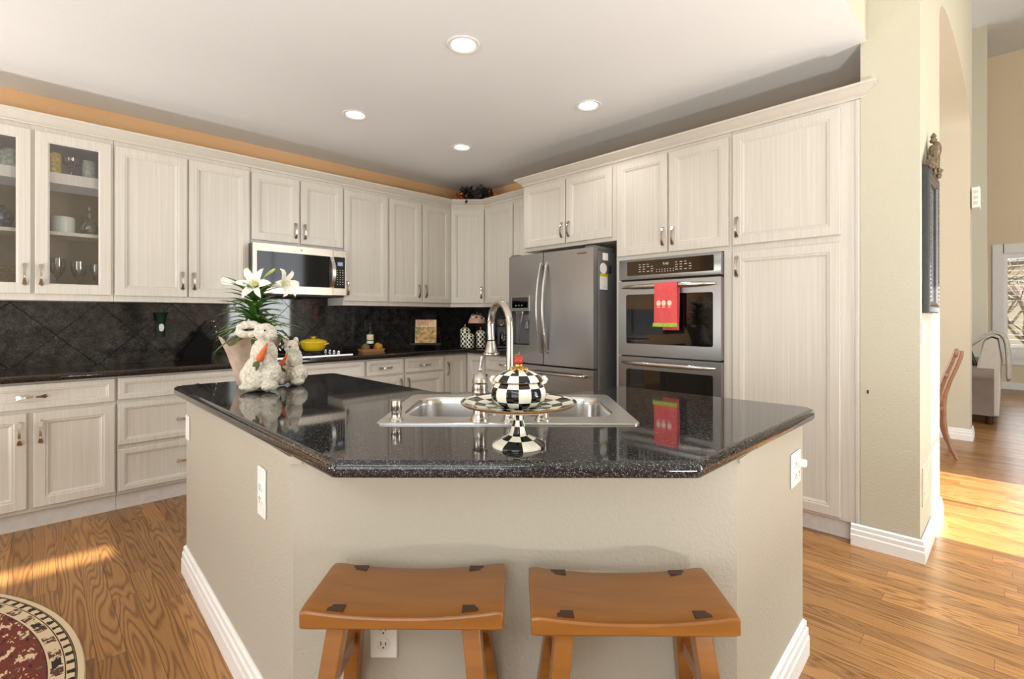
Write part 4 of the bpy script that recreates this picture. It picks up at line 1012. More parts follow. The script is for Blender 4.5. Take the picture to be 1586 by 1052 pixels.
WG = [(0, 0), (.034, 0), (.034, .003), (.006, .009), (.0045, .13), (.012, .14), (.034, .17), (.042, .21), (.040, .262), (.038, .262), (.039, .21), (.03, .172), (0, .146)]
shelfware('wine_glass', 'clear stemmed glass, leftmost on the lowest shelf behind the right door', 'glass', .118, 4.36, S0, WG, M['glassware'])
shelfware('wine_glass', 'clear stemmed glass, second from left on the lowest shelf', 'glass', .222, 4.36, S0, [(r, z * .94) for r, z in WG], M['glassware'])
shelfware('wine_glass', 'clear stemmed glass at the right edge of the lowest shelf', 'glass', .315, 4.40, S0, [(r * .9, z * .9) for r, z in WG], M['glassware'])
o = bx(-.05, .05, -.012, .012, 0, .21, .003).build('picture_plaque', M['amberbox'], loc=(-.115, 4.50, S0), smooth=0); o.rotation_euler.x = R(-8); tag(o, 'mottled brown plaque leaning on the lowest shelf behind left door', 'plaque')

# ------------------------------------------------------------------ lily, rabbits, garland
def ribbon(mb, pts, wid, side, fold=.25, mi=None):
    rings = []
    pts = [Vector(p) for p in pts]
    for i, p in enumerate(pts):
        d = (pts[min(i + 1, len(pts) - 1)] - pts[max(i - 1, 0)]).normalized(); u = Vector(side) - d * d.dot(Vector(side))
        u = u.normalized() if u.length > 1e-4 else Vector((1, 0, 0)); nn = d.cross(u); w_ = wid[i]
        rings.append([p - u * w_ + nn * w_ * fold, p + nn * 0, p + u * w_ + nn * w_ * fold])
    vs = [[mb.v(c) for c in r] for r in rings]
    for a in range(len(vs) - 1):
        for b in range(2): mb.f([vs[a][b], vs[a][b + 1], vs[a + 1][b + 1], vs[a + 1][b]], mi)
def lily():
    t = thing('potted_lily', 'white flowering lily in a flared taupe wrapped pot behind the rabbits', 'potted plant', (.758, 2.572, IT + .0005), R(-45))
    n = 48; rings = []
    for f_, r in ((0, .062), (.05, .064), (.35, .078), (.7, .102), (1, .132)):
        rings.append([((r + .006 * f_ * math.sin(7 * a)) * math.cos(a), (r + .006 * f_ * math.sin(7 * a)) * math.sin(a), .215 * f_ + (.022 * f_ ** 3) * math.sin(5 * a + 1) ) for a in [2 * PI * k / n for k in range(n)]])
    inn = [[(x * .93, y * .93, z - .004) for x, y, z in r] for r in rings[::-1]]
    MB().shell(rings + inn[:-1] + [[(x * .9, y * .9, .04) for x, y, z in rings[1]]]).build('pot_wrap', M['wrap'], t, smooth=60)
    MB().tube([(0.01, 0, .05), (.012, 0, .2), (.018, 0, .36), (.02, 0, .47)], [.008, .008, .007, .006], 8).build('stem', M['leaf'], t)
    rnd = random.Random(11); mb = MB()
    for k in range(96):
        f_ = k / 95; z0 = .215 + .24 * f_; a = k * 2.39996; L = rnd.uniform(.17, .225) * (1 - .42 * f_); rise = rnd.uniform(.35, .85)
        dirv = Vector((math.cos(a), math.sin(a), 0)); pts = []
        for q in range(8):
            s_ = q / 7; pts.append(Vector((.016, 0, z0)) + dirv * (L * s_) + Vector((0, 0, L * (rise * s_ * 1.1 - (.35 + .45 * (1 - f_)) * s_ * s_))))
        ribbon(mb, pts, [.006, .0115, .015, .015, .013, .010, .006, .0006], dirv.cross(Vector((0, 0, 1))), .35)
    mb.build('foliage', M['leaf'], t, smooth=80)
    def flower(c, d, L, open_=1.0, petals=6):
        d = Vector(d).normalized(); c = Vector(c); u = d.cross(Vector((0, 0, 1))); u = u.normalized() if u.length > .05 else Vector((1, 0, 0)); v = u.cross(d)
        mb = MB()
        for k in range(petals):
            a = 2 * PI * k / petals; r = u * math.cos(a) + v * math.sin(a); tan = -u * math.sin(a) + v * math.cos(a); wd = 1.0 if k % 2 else .78
            prof = [(0, .004), (.3, .008), (.6, .016), (.78, .030 * (.4 + .6 * open_)), (.92, .052 * open_ + .004), (.96, .072 * open_ + .004), (.88, .088 * open_ + .003)]
            wdt = [.004, .008, .014, .0185, .017, .010, .001]
            ribbon(mb, [c + d * (L * p_) + r * q_ for p_, q_ in prof], [x * wd for x in wdt], tan, -.18)
        o = mb.build('flower', M['petal'], t, smooth=80)
        m2 = MB()
        m2.tube([c - d * .005, c + d * L * .25, c + d * L * .55], [.004, .0065, .011], 8)
        m2.build('flower_tube', M['throat'], o)
        m3 = MB()
        for k in range(5):
            a = 2 * PI * k / 5; r = u * math.cos(a) + v * math.sin(a); m3.tube([c + d * L * .5 + r * .004, c + d * L * .9 + r * .012], .0012, 5); m3.ball(c + d * L * .91 + r * .0125, .004, 6, 5)
        m3.build('stamens', M['throat'], o)
        MB().tube([(.02, 0, .455), tuple((c + Vector((.02, 0, .46))) / 2 + Vector((0, 0, -.006))), tuple(c)], .003, 6).build('flower_stalk', M['bud'], o)
    flower((.046, -.015, .470), (.12, -1, .22), .085, .9)
    flower((.098, -.01, .474), (1, -.30, .14), .115, .85)
    flower((-.020, .0, .486), (-1, -.05, .14), .120, .22)
    for p, d in (((.006, 0, .512), (-.45, 0, .9)), ((.066, 0, .522), (.78, 0, .62))):
        d = Vector(d).normalized(); p = Vector(p); mb = MB(); mb.tube([p, p + d * .018, p + d * .04, p + d * .056, p + d * .064], [.003, .0075, .0085, .0055, .001], 10); mb.tube([(.02, 0, .46), tuple(p)], .0025, 6); mb.build('bud', M['bud'], t, smooth=80)
lily()
def rabbit(name, label, loc, balls, caps, carrot, leaves, eyes, vox):
    t = thing(name, label, 'rabbit figurine', loc, R(-45)); mb = MB()
    for c, r in balls: mb.ball(c, r, 20, 14)
    for pts, rad in caps: mb.tube(pts, rad, 12)
    o = mb.build('body', M['bunny'], t, smooth=180)
    rm = o.modifiers.new('remesh', 'REMESH'); rm.mode = 'VOXEL'; rm.voxel_size = vox; rm.use_smooth_shade = True
    sm = o.modifiers.new('smooth', 'SMOOTH'); sm.iterations = 4; sm.factor = .5
    tx = bpy.data.textures.new('shag', 'CLOUDS'); tx.noise_scale = .011; tx.noise_depth = 2
    dp = o.modifiers.new('shag', 'DISPLACE'); dp.texture = tx; dp.strength = .010; dp.mid_level = .5; dp.texture_coords = 'LOCAL'
    a, b, r0 = Vector(carrot[0]), Vector(carrot[1]), carrot[2]; mb = MB()
    mb.tube([a + (b - a) * q for q in (0, .12, .3, .55, .8, .95, 1)], [r0 * q for q in (.2, .35, .55, .85, 1, .9, .4)], 14); ca = mb.build('carrot', M['carrot'], t, smooth=80)
    mb = MB()
    for p, q, w_ in leaves: p, q = Vector(p), Vector(q); mb.tube([p, p + (q - p) * .35, p + (q - p) * .7, q], [(w_ * .4, .003), (w_, .004), (w_ * .9, .004), (w_ * .3, .002)], 10, up=(1, 0, .3))
    mb.build('carrot_leaves', M['cgreen'], ca, smooth=80)
    mb = MB()
    for e, r in eyes: mb.ball(e, r, 10, 8)
    mb.build('eye', M['jet'], t, smooth=80)
rabbit('rabbit_figurine', 'large shaggy white rabbit figurine with swept back ears holding a carrot', (.738, 2.345, IT + .003),
    [((-.004, 0, .080), (.076, .070, .080)), ((.006, 0, .155), (.056, .054, .075)), ((.016, -.008, .256), (.048, .042, .040)), ((.046, -.018, .243), (.026, .026, .024)),
     ((.058, -.028, .075), (.036, .045, .052)), ((.060, -.058, .024), (.034, .042, .024)), ((-.024, -.060, .020), (.045, .046, .020)), ((-.045, .0, .06), (.05, .06, .06)), ((.030, -.045, .175), (.028, .026, .030)), ((.044, -.052, .135), (.022, .020, .032))],
    [([(0, 0, .275), (-.04, .004, .290), (-.085, .004, .288), (-.118, 0, .272)], [.014, .017, .018, .013]), ([(0, .0, .262), (-.045, -.004, .248), (-.09, -.006, .246), (-.118, -.002, .262)], [.014, .015, .017, .013])],
    ((.062, -.078, .214), (.026, -.086, .132), .0155), [((.026, -.086, .132), (.002, -.088, .112), .011), ((.028, -.086, .130), (.018, -.09, .094), .008)], [((.034, -.048, .266), .0042)], .0042)
rabbit('rabbit_figurine', 'small shaggy white rabbit figurine with upright ears holding a carrot', (.9065, 2.428, IT + .003),
    [((.006, 0, .050), (.056, .050, .050)), ((-.002, 0, .118), (.040, .038, .058)), ((-.012, -.006, .180), (.034, .031, .032)), ((.008, -.018, .168), (.024, .022, .020)),
     ((.030, -.035, .040), (.030, .034, .038)), ((.036, -.045, .016), (.030, .030, .016)), ((-.042, -.040, .016), (.022, .030, .016)), ((-.038, -.02, .045), (.022, .03, .036)), ((.012, -.036, .112), (.020, .018, .026))],
    [([(-.028, 0, .198), (-.044, .002, .214), (-.050, .004, .230)], [.012, .013, .008]), ([(.0, 0, .198), (.008, .002, .212), (.010, .003, .226)], [.012, .013, .008])],
    ((-.004, -.058, .152), (-.042, -.060, .086), .0115), [((-.042, -.060, .086), (-.010, -.060, .066), .008), ((-.042, -.060, .086), (-.036, -.060, .044), .006)], [((-.003, -.040, .182), .0036), ((-.030, -.036, .180), .0030)], .0036)
def garland():
    t = thing('silk_garland', 'dark silk leaf garland with orange accents on top of the corner cabinet', 'garland', (3.50, 4.13, UT + .02), R(-45)); rnd = random.Random(21)
    def blob(n, fn, name, mat, s0, s1):
        mb = MB()
        for k in range(n):
            c = Vector(fn()); d = Vector((rnd.gauss(0, 1), rnd.gauss(0, 1), rnd.gauss(.2, .8))).normalized(); L = rnd.uniform(s0, s1); sd = d.cross(Vector((rnd.gauss(0, 1), rnd.gauss(0, 1), rnd.gauss(0, 1)))).normalized()
            ribbon(mb, [c, c + d * L * .4, c + d * L * .8, c + d * L + Vector((0, 0, -.01))], [.003, L * .28, L * .24, .001], sd, .3)
        mb.build(name, mat, t, smooth=80)
    blob(190, lambda: (rnd.uniform(-.13, .12), rnd.gauss(-.03, .05), .05 + .13 * rnd.random() * (1 - (rnd.random() * .5))), 'dark_leaves', M['darkleaf'], .04, .08)
    blob(90, lambda: (rnd.choice((rnd.gauss(-.07, .04), rnd.gauss(.09, .04))), rnd.gauss(-.03, .05), rnd.uniform(.10, .18)), 'plum_leaves', M['plum'], .05, .09)
    blob(70, lambda: (rnd.choice((rnd.gauss(-.17, .025), rnd.gauss(.17, .03))), rnd.gauss(-.05, .04), rnd.uniform(.05, .12)), 'orange_leaves', M['orangeleaf'], .03, .06)
    mb = MB()
    mb.tube([(-.16, -.06, .06), (-.05, -.08, .07), (.06, -.08, .07), (.16, -.06, .06)], .006, 6); mb.tube([(-.06, -.08, .07), (-.07, -.21, .075), (-.075, -.225, .045), (-.075, -.226, .015)], .0025, 6)
    ribbon(mb, [(-.075, -.226, .02), (-.08, -.23, .0), (-.085, -.232, -.025)], [.004, .016, .002], (1, 0, 0), .2); mb.build('vine', M['darkleaf'], t, smooth=60)
garland()

# ------------------------------------------------------------------ outlets and switches
def outlet(label, loc, rz, gangs=1, kind='duplex', h=.116, cat='outlet'):
    w_ = .072 + .046 * (gangs - 1)
    t = thing('outlet_plate' if cat == 'outlet' else 'switch_plate', label, cat, (loc[0], loc[1], loc[2]), rz)
    bx(-w_ / 2, w_ / 2, -.006, 0, -h / 2, h / 2, .0025).build('plate', M['white'], t, smooth=0)
    for g in range(gangs):
        cx = (g - (gangs - 1) / 2) * .046
        if kind == 'rocker':
            bx(cx - .016, cx + .016, -.0085, -.006, -.033, .033, .0015).build('rocker', M['white'], t, smooth=0); continue
        for cz in (-.0195, .0195):
            mb = MB(Matrix.Translation((cx, -.006, cz)) @ Matrix.Rotation(R(90), 4, 'X')); mb.lathe([(0, 0), (.0165, 0), (.0165, .0022), (.015, .003), (0, .003)], n=20); f_ = mb.build('socket_face', M['white'], t, smooth=40)
            m = MB(); m.box(cx - .0075, cx - .0052, -.0096, -.0088, cz - .002, cz + .008); m.box(cx + .0052, cx + .0075, -.0096, -.0088, cz - .002, cz + .007); m.box(cx - .002, cx + .002, -.0096, -.0088, cz - .010, cz - .006)
            m.build('slots', M['dark'], f_, smooth=0)
    return t
ang = math.degrees(math.atan2(IW[1][1] - IW[0][1], IW[1][0] - IW[0][0]))
def on_island(a, b, q, z): A, B = Vector(IW[a]), Vector(IW[b]); p = A + (B - A) * q; d = B - A; return (p.x + d.y / d.length * .0006, p.y - d.x / d.length * .0006, z), math.atan2(d.y, d.x)
p, r = on_island(0, 1, .821, .705); outlet('white outlet on the left island wall near its front corner', p, r, 1, 'duplex', .15)
p, r = on_island(0, 1, .035, .712); outlet('white blank faced plate at the far left end of the island wall', p, r, 1, 'rocker')
p, r = on_island(1, 2, .208, .392); outlet('white outlet low on the island front behind the left stool', p, r, 1)
p, r = on_island(2, 3, .835, .712); t = outlet('white double outlet with a plug on the right end of the island', p, r, 2)
bx(.012, .034, -.032, -.006, .004, .030, .004).build('plug', M['white'], t, smooth=0)
outlet('white switch plate on the mirror wall at the column edge', (3.262, wy(3.262) - .0006, 1.165), R(-.8), 1, 'rocker', cat='light switch')
outlet('white switch plate below the right edge of the framed mirror', (3.86, wy(3.86) - .0006, 1.165), R(-.8), 1, 'rocker', cat='light switch')
t = thing('return_vent', 'cream painted louvered vent low on the sunlit mirror wall', 'vent', (3.44, wy(3.44) - .0006, .26), R(-.8))
mb = MB(); mb.panel(-.17, .17, 0, .20, 0, [(0, 0), (0, .004), (.004, .006), (.02, .006), (.022, .003)]); mb.build('frame', M['ventpaint'], t, smooth=0)
mb = MB()
for k in range(10): mb.box(-.145, .145, -.007, -.003, .028 + k * .0155, .034 + k * .0155)
mb.build('slats', M['ventpaint'], t, smooth=0)
mb = MB(); mb.box(-.002, 0, -.004, .004, -.010, .010, .001); tag(mb.build('wall_catch', M['dark'], loc=(3.2095, .527, .838), smooth=0), 'small dark metal catch on the cream column', 'catch')
t = thing('door_chime', 'white chime box with three slots high beside the arch', 'chime', (6.70, .250, 2.33))
mb = MB(); mb.box(-.0, .16, -.062, 0.0, 0, .205, .004); mb.build('housing', M['white'], t, smooth=0)
mb = MB()
for k in range(3): mb.box(-.003, .002, -.048, -.014, .03 + k * .055, .06 + k * .055)
mb.build('slots', M['legend'], t, smooth=0)

# ------------------------------------------------------------------ recessed ceiling lights
for k, ((x, y), wh) in enumerate(zip(CANS, ('nearest the camera, above the sink', 'above the microwave run at the left', 'in front of the oven cabinet', 'farthest, in front of the kitchen corner'))):
    t = thing('recessed_light', 'round white recessed ceiling light, lit, ' + wh, 'ceiling light', (x, y, CZ), 0, 'recessed kitchen lights')
    MB().lathe([(.0735, .0), (.0915, -.001), (.092, -.004), (.088, -.007), (.070, -.0045), (.0625, .012), (.058, .046)], n=36, cap0=False, cap1=False).build('trim_ring', M['white'], t, smooth=60)
    MB().lathe([(0, .046), (.060, .046), (.060, .060), (0, .060)], n=28).build('lens', M['lamp'], t, smooth=30)
    d = bpy.data.lights.new('can_lamp', 'SPOT'); d.energy = 14; d.color = (1, .95, .88); d.spot_size = R(130); d.spot_blend = .6; d.shadow_soft_size = .05
    o = bpy.data.objects.new('can_lamp', d); sc.collection.objects.link(o); o.parent = t; o.location = (0, 0, -.012)

def fill_uplight(label, x, y, power, h=.42):  # lamps added out of frame to brighten the kitchen ceiling
    t = thing('added_uplight', label, 'lamp', (x, y, 0), 0, 'added unseen uplights')
    MB().lathe([(0, 0), (.14, 0), (.14, .012), (.03, .03), (.012, .05), (.010, h - .12), (.02, h - .10), (0, h - .095)], n=24).build('stand', M['iron'], t)
    MB().lathe([(.0, h - .10), (.06, h - .095), (.16, h - .05), (.22, h), (.214, h), (.155, h - .042), (.05, h - .085), (0, h - .09)], n=32).build('bowl_shade', M['white'], t, smooth=60)
    MB().lathe([(0, h - .02), (.196, h - .02), (.196, h - .016), (0, h - .016)], n=32).build('diffuser', M['white'], t)
    d = bpy.data.lights.new('uplight', 'AREA'); d.energy = power; d.color = (1, .99, .975); d.shape = 'DISK'; d.size = .38
    o = bpy.data.objects.new('uplight', d); sc.collection.objects.link(o); o.parent = t; o.location = (0, 0, h + .002); o.rotation_euler = (PI, 0, 0)
fill_uplight('added unseen uplight in the breakfast corner left of the kitchen', -1.45, 3.4, 58)
fill_uplight('added unseen uplight in the great room right of the camera', 2.7, -1.7, 90)
fill_uplight('added unseen uplight in the great room left of the camera', -1.5, .9, 34)
fill_uplight('added unseen uplight in the great room behind the camera', .5, -1.1, 108)

t = thing('added_pendant', 'added unseen drum pendant in the great room right of the kitchen', 'ceiling light', (3.1, -1.0, 3.3))  # pendant added out of frame to brighten the floor at right
MB().lathe([(.30, 0), (.305, 0), (.305, .28), (.30, .28)], n=40, cap0=False, cap1=False).build('drum_shade', M['white'], t, smooth=40)
MB().tube([(0, 0, .2), (0, 0, GZ - 3.3 - .03)], .008, 8).build('rod', M['nickel'], t); MB().lathe([(0, GZ - 3.33), (.07, GZ - 3.33), (.07, GZ - 3.301), (0, GZ - 3.301)], n=24).build('ceiling_rose', M['nickel'], t)
MB().ball((0, 0, .15), (.05, .05, .06)).build('bulb', M['lamp'], t)
d = bpy.data.lights.new('added_pendant_lamp', 'SPOT'); d.energy = 680; d.color = (.92, .96, 1); d.spot_size = R(88); d.spot_blend = .9; d.shadow_soft_size = .22
o = bpy.data.objects.new('added_pendant_lamp', d); sc.collection.objects.link(o); o.parent = t; o.location = (0, 0, .02)

# ------------------------------------------------------------------ rug and stools
tag(MB().lathe([(0, 0), (1.468, 0), (1.47, .003), (1.466, .009), (1.2, .0095), (0, .0095)], n=128).build('round_rug', M['rug'], loc=(-1.333, 2.35, .0005), smooth=30), 'round cream bordered rug with a dark red patterned field', 'rug')
def stool(label, x, y):
    t = thing('saddle_stool', label, 'stool', (x, y, 0), R(-45), 'wooden saddle stools at the island'); HW, HD, TH = .222, .107, .046; ZS = .612
    dip = lambda u: -.017 * (1 - abs(u) ** 2.2)
    mb = MB(); nx, ny = 24, 8; e = .006
    xs = [-HW + 2 * HW * i / nx for i in range(nx + 1)]; ys = [-HD + 2 * HD * j / ny for j in range(ny + 1)]
    topv = [[mb.v((xx, yy, ZS + dip(xx / HW) - (.004 if j in (0, ny) else 0) - (.004 if i in (0, nx) else 0))) for j, yy in enumerate(ys)] for i, xx in enumerate(xs)]
    botv = [[mb.v((xx, yy, ZS - TH + (.006 * (1 - abs(xx / HW)) * -1 if 0 else 0) + .002 * (i in (0, nx)))) for j, yy in enumerate(ys)] for i, xx in enumerate(xs)]
    for i in range(nx):
        for j in range(ny):
            mb.f([topv[i][j], topv[i + 1][j], topv[i + 1][j + 1], topv[i][j + 1]]); mb.f([botv[i][j], botv[i][j + 1], botv[i + 1][j + 1], botv[i + 1][j]])
    for i in range(nx):
        mb.f([topv[i][0], botv[i][0], botv[i + 1][0], topv[i + 1][0]]); mb.f([topv[i][ny], topv[i + 1][ny], botv[i + 1][ny], botv[i][ny]])
    for j in range(ny):
        mb.f([topv[0][j], topv[0][j + 1], botv[0][j + 1], botv[0][j]]); mb.f([topv[nx][j], botv[nx][j], botv[nx][j + 1], topv[nx][j + 1]])
    seat = mb.build('seat', M['stool'], t, smooth=40)
    bv = seat.modifiers.new('edge_round', 'BEVEL'); bv.width = .004; bv.segments = 2; bv.limit_method = 'ANGLE'; bv.angle_limit = R(45)
    LX, LY = .148, .066; sx, sy = .125, .20
    def at(sx_, sy_, z): k = ZS - TH - z; return Vector((sx_ * (LX + sx * k), sy_ * (LY + sy * k), z))
    for a in (-1, 1):
        for b in (-1, 1):
            mb = MB(); rings = []
            for z, h in ((0, .017), (.3, .0185), (ZS - TH + .001, .0205)):
                c = at(a, b, z); rings.append([(c.x + i * h, c.y + j * h, z) for i, j in ((-1, -1), (1, -1), (1, 1), (-1, 1))])
            mb.loft(rings); leg = mb.build('leg', M['stool'], t, smooth=0)
            bv = leg.modifiers.new('edge_round', 'BEVEL'); bv.width = .003; bv.segments = 2
            zt = ZS + dip(LX * 1.0 / HW); m = MB(); m.box(a * LX - .018, a * LX + .018, b * (HD - .022) - .011, b * (HD - .022) + .011, zt - .004, zt + .0012); m.build('tenon', M['tenon'], seat, smooth=0)
    def rail(a0, b0, a1, b1, z):
        p, q = at(a0, b0, z), at(a1, b1, z); d = (q - p).normalized(); n_ = Vector((-d.y, d.x, 0)) * .009
        mb = MB(); mb.loft([[tuple(c + n_ + Vector((0, 0, .017))), tuple(c - n_ + Vector((0, 0, .017))), tuple(c - n_ - Vector((0, 0, .017))), tuple(c + n_ - Vector((0, 0, .017)))] for c in (p, q)]); mb.build('stretcher', M['stool'], t, smooth=0)
    rail(-1, -1, -1, 1, .43); rail(1, -1, 1, 1, .43); rail(-1, -1, 1, -1, .20); rail(-1, 1, 1, 1, .20)
    return t
stool('honey wood saddle stool, the left one, in front of the outlet', .643, .994)
stool('honey wood saddle stool, the right one, nearer the right island corner', .986, .626)

# ------------------------------------------------------------------ mirror on the cream wall
def mirror():
    x0, x1 = 3.277, 3.735; t = thing('wall_mirror', 'tall mirror in a slate black frame with a carved bronze crest', 'mirror', (x0, wy(x0) - .0008, 1.262), R(-.83)); W, H = x1 - x0, .765
    mb = MB(); mb.panel(0, W, 0, H, 0, [(0, 0), (0, .022), (.006, .028), (.03, .030), (.040, .024), (.052, .026), (.062, .018), (.066, .010)], cap=False); mb.build('frame', M['framedark'], t, smooth=20)
    bx(.064, W - .064, -.012, -.002, .064, H - .064).build('glass', M['mirrorglass'], t, smooth=0)
    mb = MB()
    for k in range(30): mb.ball((.046, -.027, .05 + k * (H - .1) / 29), (.006, .004, .010), 8, 6); mb.ball((W - .046, -.027, .05 + k * (H - .1) / 29), (.006, .004, .010), 8, 6)
    for k in range(16): mb.ball((.05 + k * (W - .1) / 15, -.027, .046), (.010, .004, .006), 8, 6); mb.ball((.05 + k * (W - .1) / 15, -.027, H - .046), (.010, .004, .006), 8, 6)
    mb.build('beading', M['crest'], t, smooth=60)
    cx = W * .42; mb = MB(); rnd = random.Random(9)
    for k in range(60):
        u = rnd.uniform(-1, 1); hmax = .175 * (1 - abs(u)) ** 1.1 + .012; mb.ball((cx + u * .19, -.020 - rnd.uniform(0, .022), H - .004 + rnd.random() * hmax), (rnd.uniform(.010, .020), rnd.uniform(.008, .014), rnd.uniform(.010, .022)), 8, 6)
    mb.ball((cx, -.038, H + .115), (.040, .022, .045), 14, 10); mb.lathe([(.012, 0), (.018, .012), (.010, .024), (.014, .034), (.004, .052), (0, .054)], (cx, -.026, H + .155), 12)
    for s_ in (-1, 1): mb.tube([(cx + s_ * .02, -.024, H + .12), (cx + s_ * .07, -.03, H + .11), (cx + s_ * .10, -.03, H + .06), (cx + s_ * .15, -.022, H + .03), (cx + s_ * .20, -.016, H + .004)], [.016, .018, .014, .012, .007], 8)
    mb.build('crest', M['crest'], t, smooth=60)
mirror()

# ------------------------------------------------------------------ chair in the arch
def dining_chair():
    # local +X is the back side of the chair
    t = thing('dining_chair', 'brown wooden dining chair with sabre legs seen in the arch', 'chair', (5.885, .637, 0), R(-82)); ch = M['chair']
    S = .46
    for b in (-1, 1):
        y = b * .20
        mb = MB(); pts = [(.305, 0.0), (.262, .10), (.232, .22), (.218, .34), (.215, S), (.226, .56), (.258, .68), (.300, .80), (.330, .90), (.336, .945)]
        mb.tube([(x, y, z) for x, z in pts], [(.016, .014), (.017, .015), (.018, .016), (.019, .017), (.021, .018), (.020, .017), (.018, .016), (.017, .015), (.018, .016), (.014, .014)], 10, up=(1, 0, 0)); mb.build('rear_leg', ch, t, smooth=60)
        mb = MB(); pts = [(-.24, 0), (-.215, .12), (-.205, .28), (-.21, S - .02)]
        mb.tube([(x, b * .21, z) for x, z in pts], [.014, .016, .019, .022], 10, up=(1, 0, 0)); mb.build('front_leg', ch, t, smooth=60)
    bx(-.25, .225, -.225, .225, S - .05, S - .005, .012, 2).build('seat_rail', ch, t, smooth=30)
    bx(-.245, .20, -.215, .215, S - .005, S + .045, .02, 3).build('seat_cushion', M['sofat'], t, smooth=40)
    for x, z, h in ((.332, .90, .035), (.262, .69, .022)):
        mb = MB(); mb.tube([(x, -.20, z), (x + .02, 0, z + .004), (x, .20, z)], [(h, .010)] * 3, 10, up=(0, 0, 1)); mb.build('back_rail', ch, t, smooth=60)
dining_chair()

# ------------------------------------------------------------------ living room: sofa, throw, window, garden
def sofa():
    t = thing('sofa', 'taupe upholstered sofa seen end on beyond the arch', 'sofa', (7.8, .045, 0)); m = M['sofa']; L = 1.95
    def roll(mb, x0, x1):
        # arm: upright panel with rolled top, profile across x, running along y
        pr = [(x0 + .03, .10), (x1 - .02, .10), (x1 - .02, .50)] + [((x0 + x1) / 2 + .125 * math.cos(a), .56 + .105 * math.sin(a)) for a in [R(-20) + R(220) * k / 14 for k in range(15)]] + [(x0 + .03, .50)]
        mb.loft([[(x, .06, z) for x, z in pr], [(x, .90, z) for x, z in pr]])
    for k, x0 in enumerate((0, L - .24)):
        mb = MB(); roll(mb, x0, x0 + .24); mb.build('arm', m, t, smooth=50)
    bx(.2, L - .2, .06, .88, .10, .30, .02, 2).build('base', m, t, smooth=40)
    mb = MB(); pr = [(0.02, .10), (.0, .75), (.03, .98), (.09, 1.0), (.15, .96), (.24, .45), (.24, .10)]; mb.loft([[(.045, y, z) for y, z in pr], [(L - .045, y, z) for y, z in pr]])
    o = mb.build('back', M['sofat'], t, smooth=40); bv = o.modifiers.new('soft_edge', 'BEVEL'); bv.width = .015; bv.segments = 2; bv.limit_method = 'ANGLE'
    for k in range(2): bx(.25 + k * .73, .97 + k * .73, .22, .87, .30, .47, .05, 4).build('seat_cushion', m, t, smooth=60)
    for x in (.06, L - .06):
        for y in (.10, .84):
            MB().lathe([(.03, 0), (.038, .02), (.036, .06), (.045, .10)], (x, y, 0), 14).build('foot', M['footwood'], t, smooth=40)
    mb = MB(Matrix.Translation((.14, .20, .60)) @ Matrix.Rotation(R(-16), 4, 'X')); mb.box(-.035, .035, -.02, .02, -.02, .33, .012, 2); mb.build('arm_post', M['footwood'], t, smooth=40)
    c = MB(Matrix.Translation((.46, .36, .695)) @ Matrix.Rotation(R(-22), 4, 'X')); c.ball((0, 0, 0), (.23, .10, .22), 20, 14); tag(c.build('throw_pillow', M['sofa'], smooth=80), 'taupe throw pillow leaning in the sofa corner', 'pillow').location = (7.8, .045, 0)
    # throw draped over the back
    pr = [(-.035, .50), (-.04, .70), (-.035, .92), (-.005, 1.02), (.06, 1.05), (.13, 1.02), (.20, .94), (.28, .86)]
    mb = MB(); n = 22; g = []
    for k in range(n + 1):
        x = .0 + .62 * k / n; g.append([mb.v((x, y + .012 * math.sin(x * 38 + j) - (.03 if j < 3 else 0) * (k % 3 == 1) * .4, z + (.02 * math.sin(x * 24) if j == 0 else 0) + .006 * math.sin(x * 50 + j * 2))) for j, (y, z) in enumerate(pr)])
    for a in range(n):
        for b in range(len(pr) - 1): mb.f([g[a][b], g[a + 1][b], g[a + 1][b + 1], g[a][b + 1]])
    o = mb.build('throw_blanket', M['throw'], smooth=80, loc=(7.815, .045, 0)); s_ = o.modifiers.new('thickness', 'SOLIDIFY'); s_.thickness = .03; s_.offset = 1; ss = o.modifiers.new('soft', 'SUBSURF'); ss.levels = 1; ss.render_levels = 1
    tag(o, 'grey knit throw draped over the sofa back', 'blanket')
sofa()
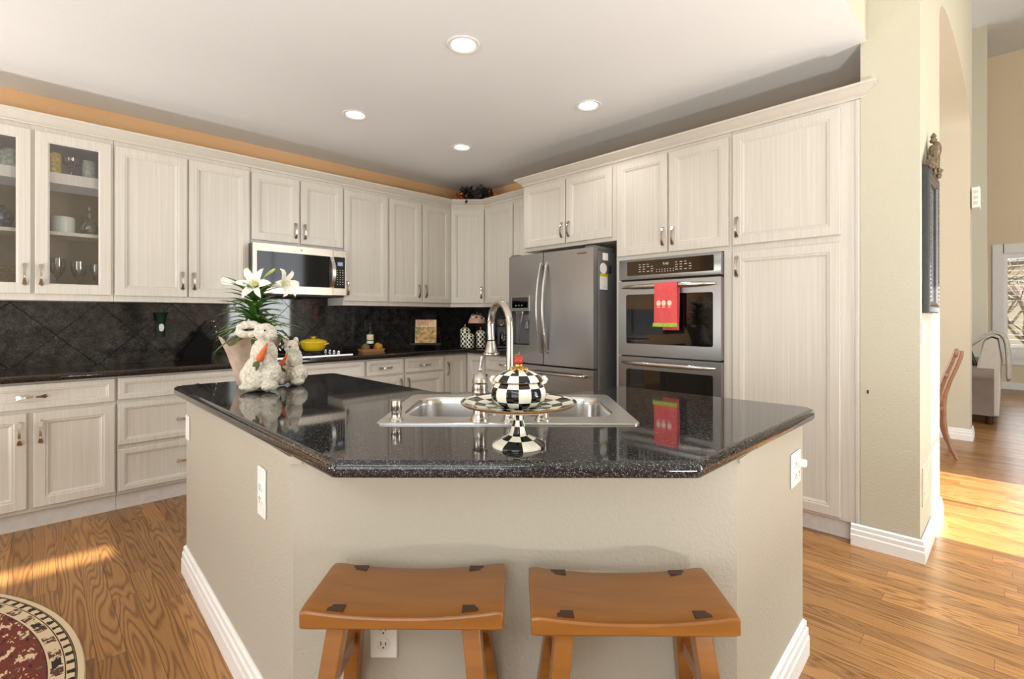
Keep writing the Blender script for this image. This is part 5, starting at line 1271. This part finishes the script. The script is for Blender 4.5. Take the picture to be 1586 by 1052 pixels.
def shutters():
    y0, y1, z0, z1 = WE; X = 11.9
    mb = MB(); e = .13
    mb.box(X - .03, X, y1 - .01, y1 + e, z0 - .1, z1 + e + .02); mb.box(X - .03, X, y0 - e, y0 + .01, z0 - .1, z1 + e + .02); mb.box(X - .03, X, y0, y1, z1 - .01, z1 + e + .02); mb.box(X - .05, X, y0 - e, y1 + e, z0 - .09, z0 - .02); mb.box(X - .03, X, y0, y1, z0 - .2, z0 + .0)
    struct(mb.build('window_4', M['base'], smooth=0))
    w_ = (y1 - y0) / 2
    for k in range(2):
        t = thing('window_shutter', 'white plantation shutter panel, ' + ('left half of the living room window' if k == 0 else 'right half of the living room window'), 'shutter', (X + .02, y1 - w_ * k, z0), R(-90))
        mb = MB(); st = .055; H = z1 - z0
        mb.box(.002, st, -.014, .014, .002, H - .002); mb.box(w_ - st, w_ - .002, -.014, .014, .002, H - .002); mb.box(st, w_ - st, -.014, .014, .002, .10); mb.box(st, w_ - st, -.014, .014, H - .10, H - .002)
        mb.build('panel_frame', M['base'], t, smooth=0)
        mb = MB(); n = 18
        for q in range(n):
            zc = .135 + (H - .27) * q / (n - 1); mb.M = Matrix.Translation((0, 0, zc)) @ Matrix.Rotation(R(1), 4, 'X'); mb.box(st, w_ - st, -.038, .038, -.003, .003)
        mb.build('louvers', M['base'], t, smooth=0)
    bx(12.06, 12.065, y0, y1, z0, z1).build('window_5', M['pane'], smooth=0)['kind'] = 'structure'
shutters()
struct(bx(12.3, 60, -40, 40, -.25, -.15).build('ground_outside', M['lawn'], smooth=0))
struct(bx(-60, -4.4, -40, 40, -.25, -.15).build('ground_outside_west', M['lawn'], smooth=0))
struct(bx(-4.3, 12.2, -60, -5.4, -.25, -.15).build('ground_outside_south', M['lawn'], smooth=0))
def bare_tree(label, x, y, seed, h):
    rnd = random.Random(seed); mb = MB()
    def grow(p, d, r, L, lv):
        pts = [p]; q = Vector(p)
        for k in range(4):
            d = (d + Vector((rnd.gauss(0, .16), rnd.gauss(0, .16), rnd.gauss(.02, .12)))).normalized(); q = q + d * L / 4; pts.append(q.copy())
        mb.tube(pts, [r, r * .92, r * .82, r * .72, r * .6], 6 if lv < 2 else 4)
        if lv < 4:
            for k in range(3 + (lv < 2)):
                nd = (d + Vector((rnd.gauss(0, .6), rnd.gauss(0, .6), rnd.gauss(.1, .4)))).normalized(); grow(pts[rnd.choice((2, 3, 4))], nd, r * .55, L * .72, lv + 1)
    grow(Vector((0, 0, 0)), Vector((0, 0, 1)), .10 * h / 5, h * .3, 0)
    tag(mb.build('bare_tree', M['bark'], loc=(x, y, -.15), smooth=60), label, 'tree')
bare_tree('bare leafless tree just outside the shuttered window', 16.5, -.45, 4, 5.0)
bare_tree('bare leafless tree farther out beyond the shuttered window', 20.5, .4, 8, 6.0)
t = thing('neighbour_house', 'pale house wall and eave seen through the shuttered window', 'house', (26, -1.5, -.15))
bx(0, 6, -6, 6, 0, 3.2).build('wall', M['house'], t, smooth=0); bx(-.5, 6.5, -6.5, 6.5, 3.2, 3.45).build('eave', M['bark'], t, smooth=0)
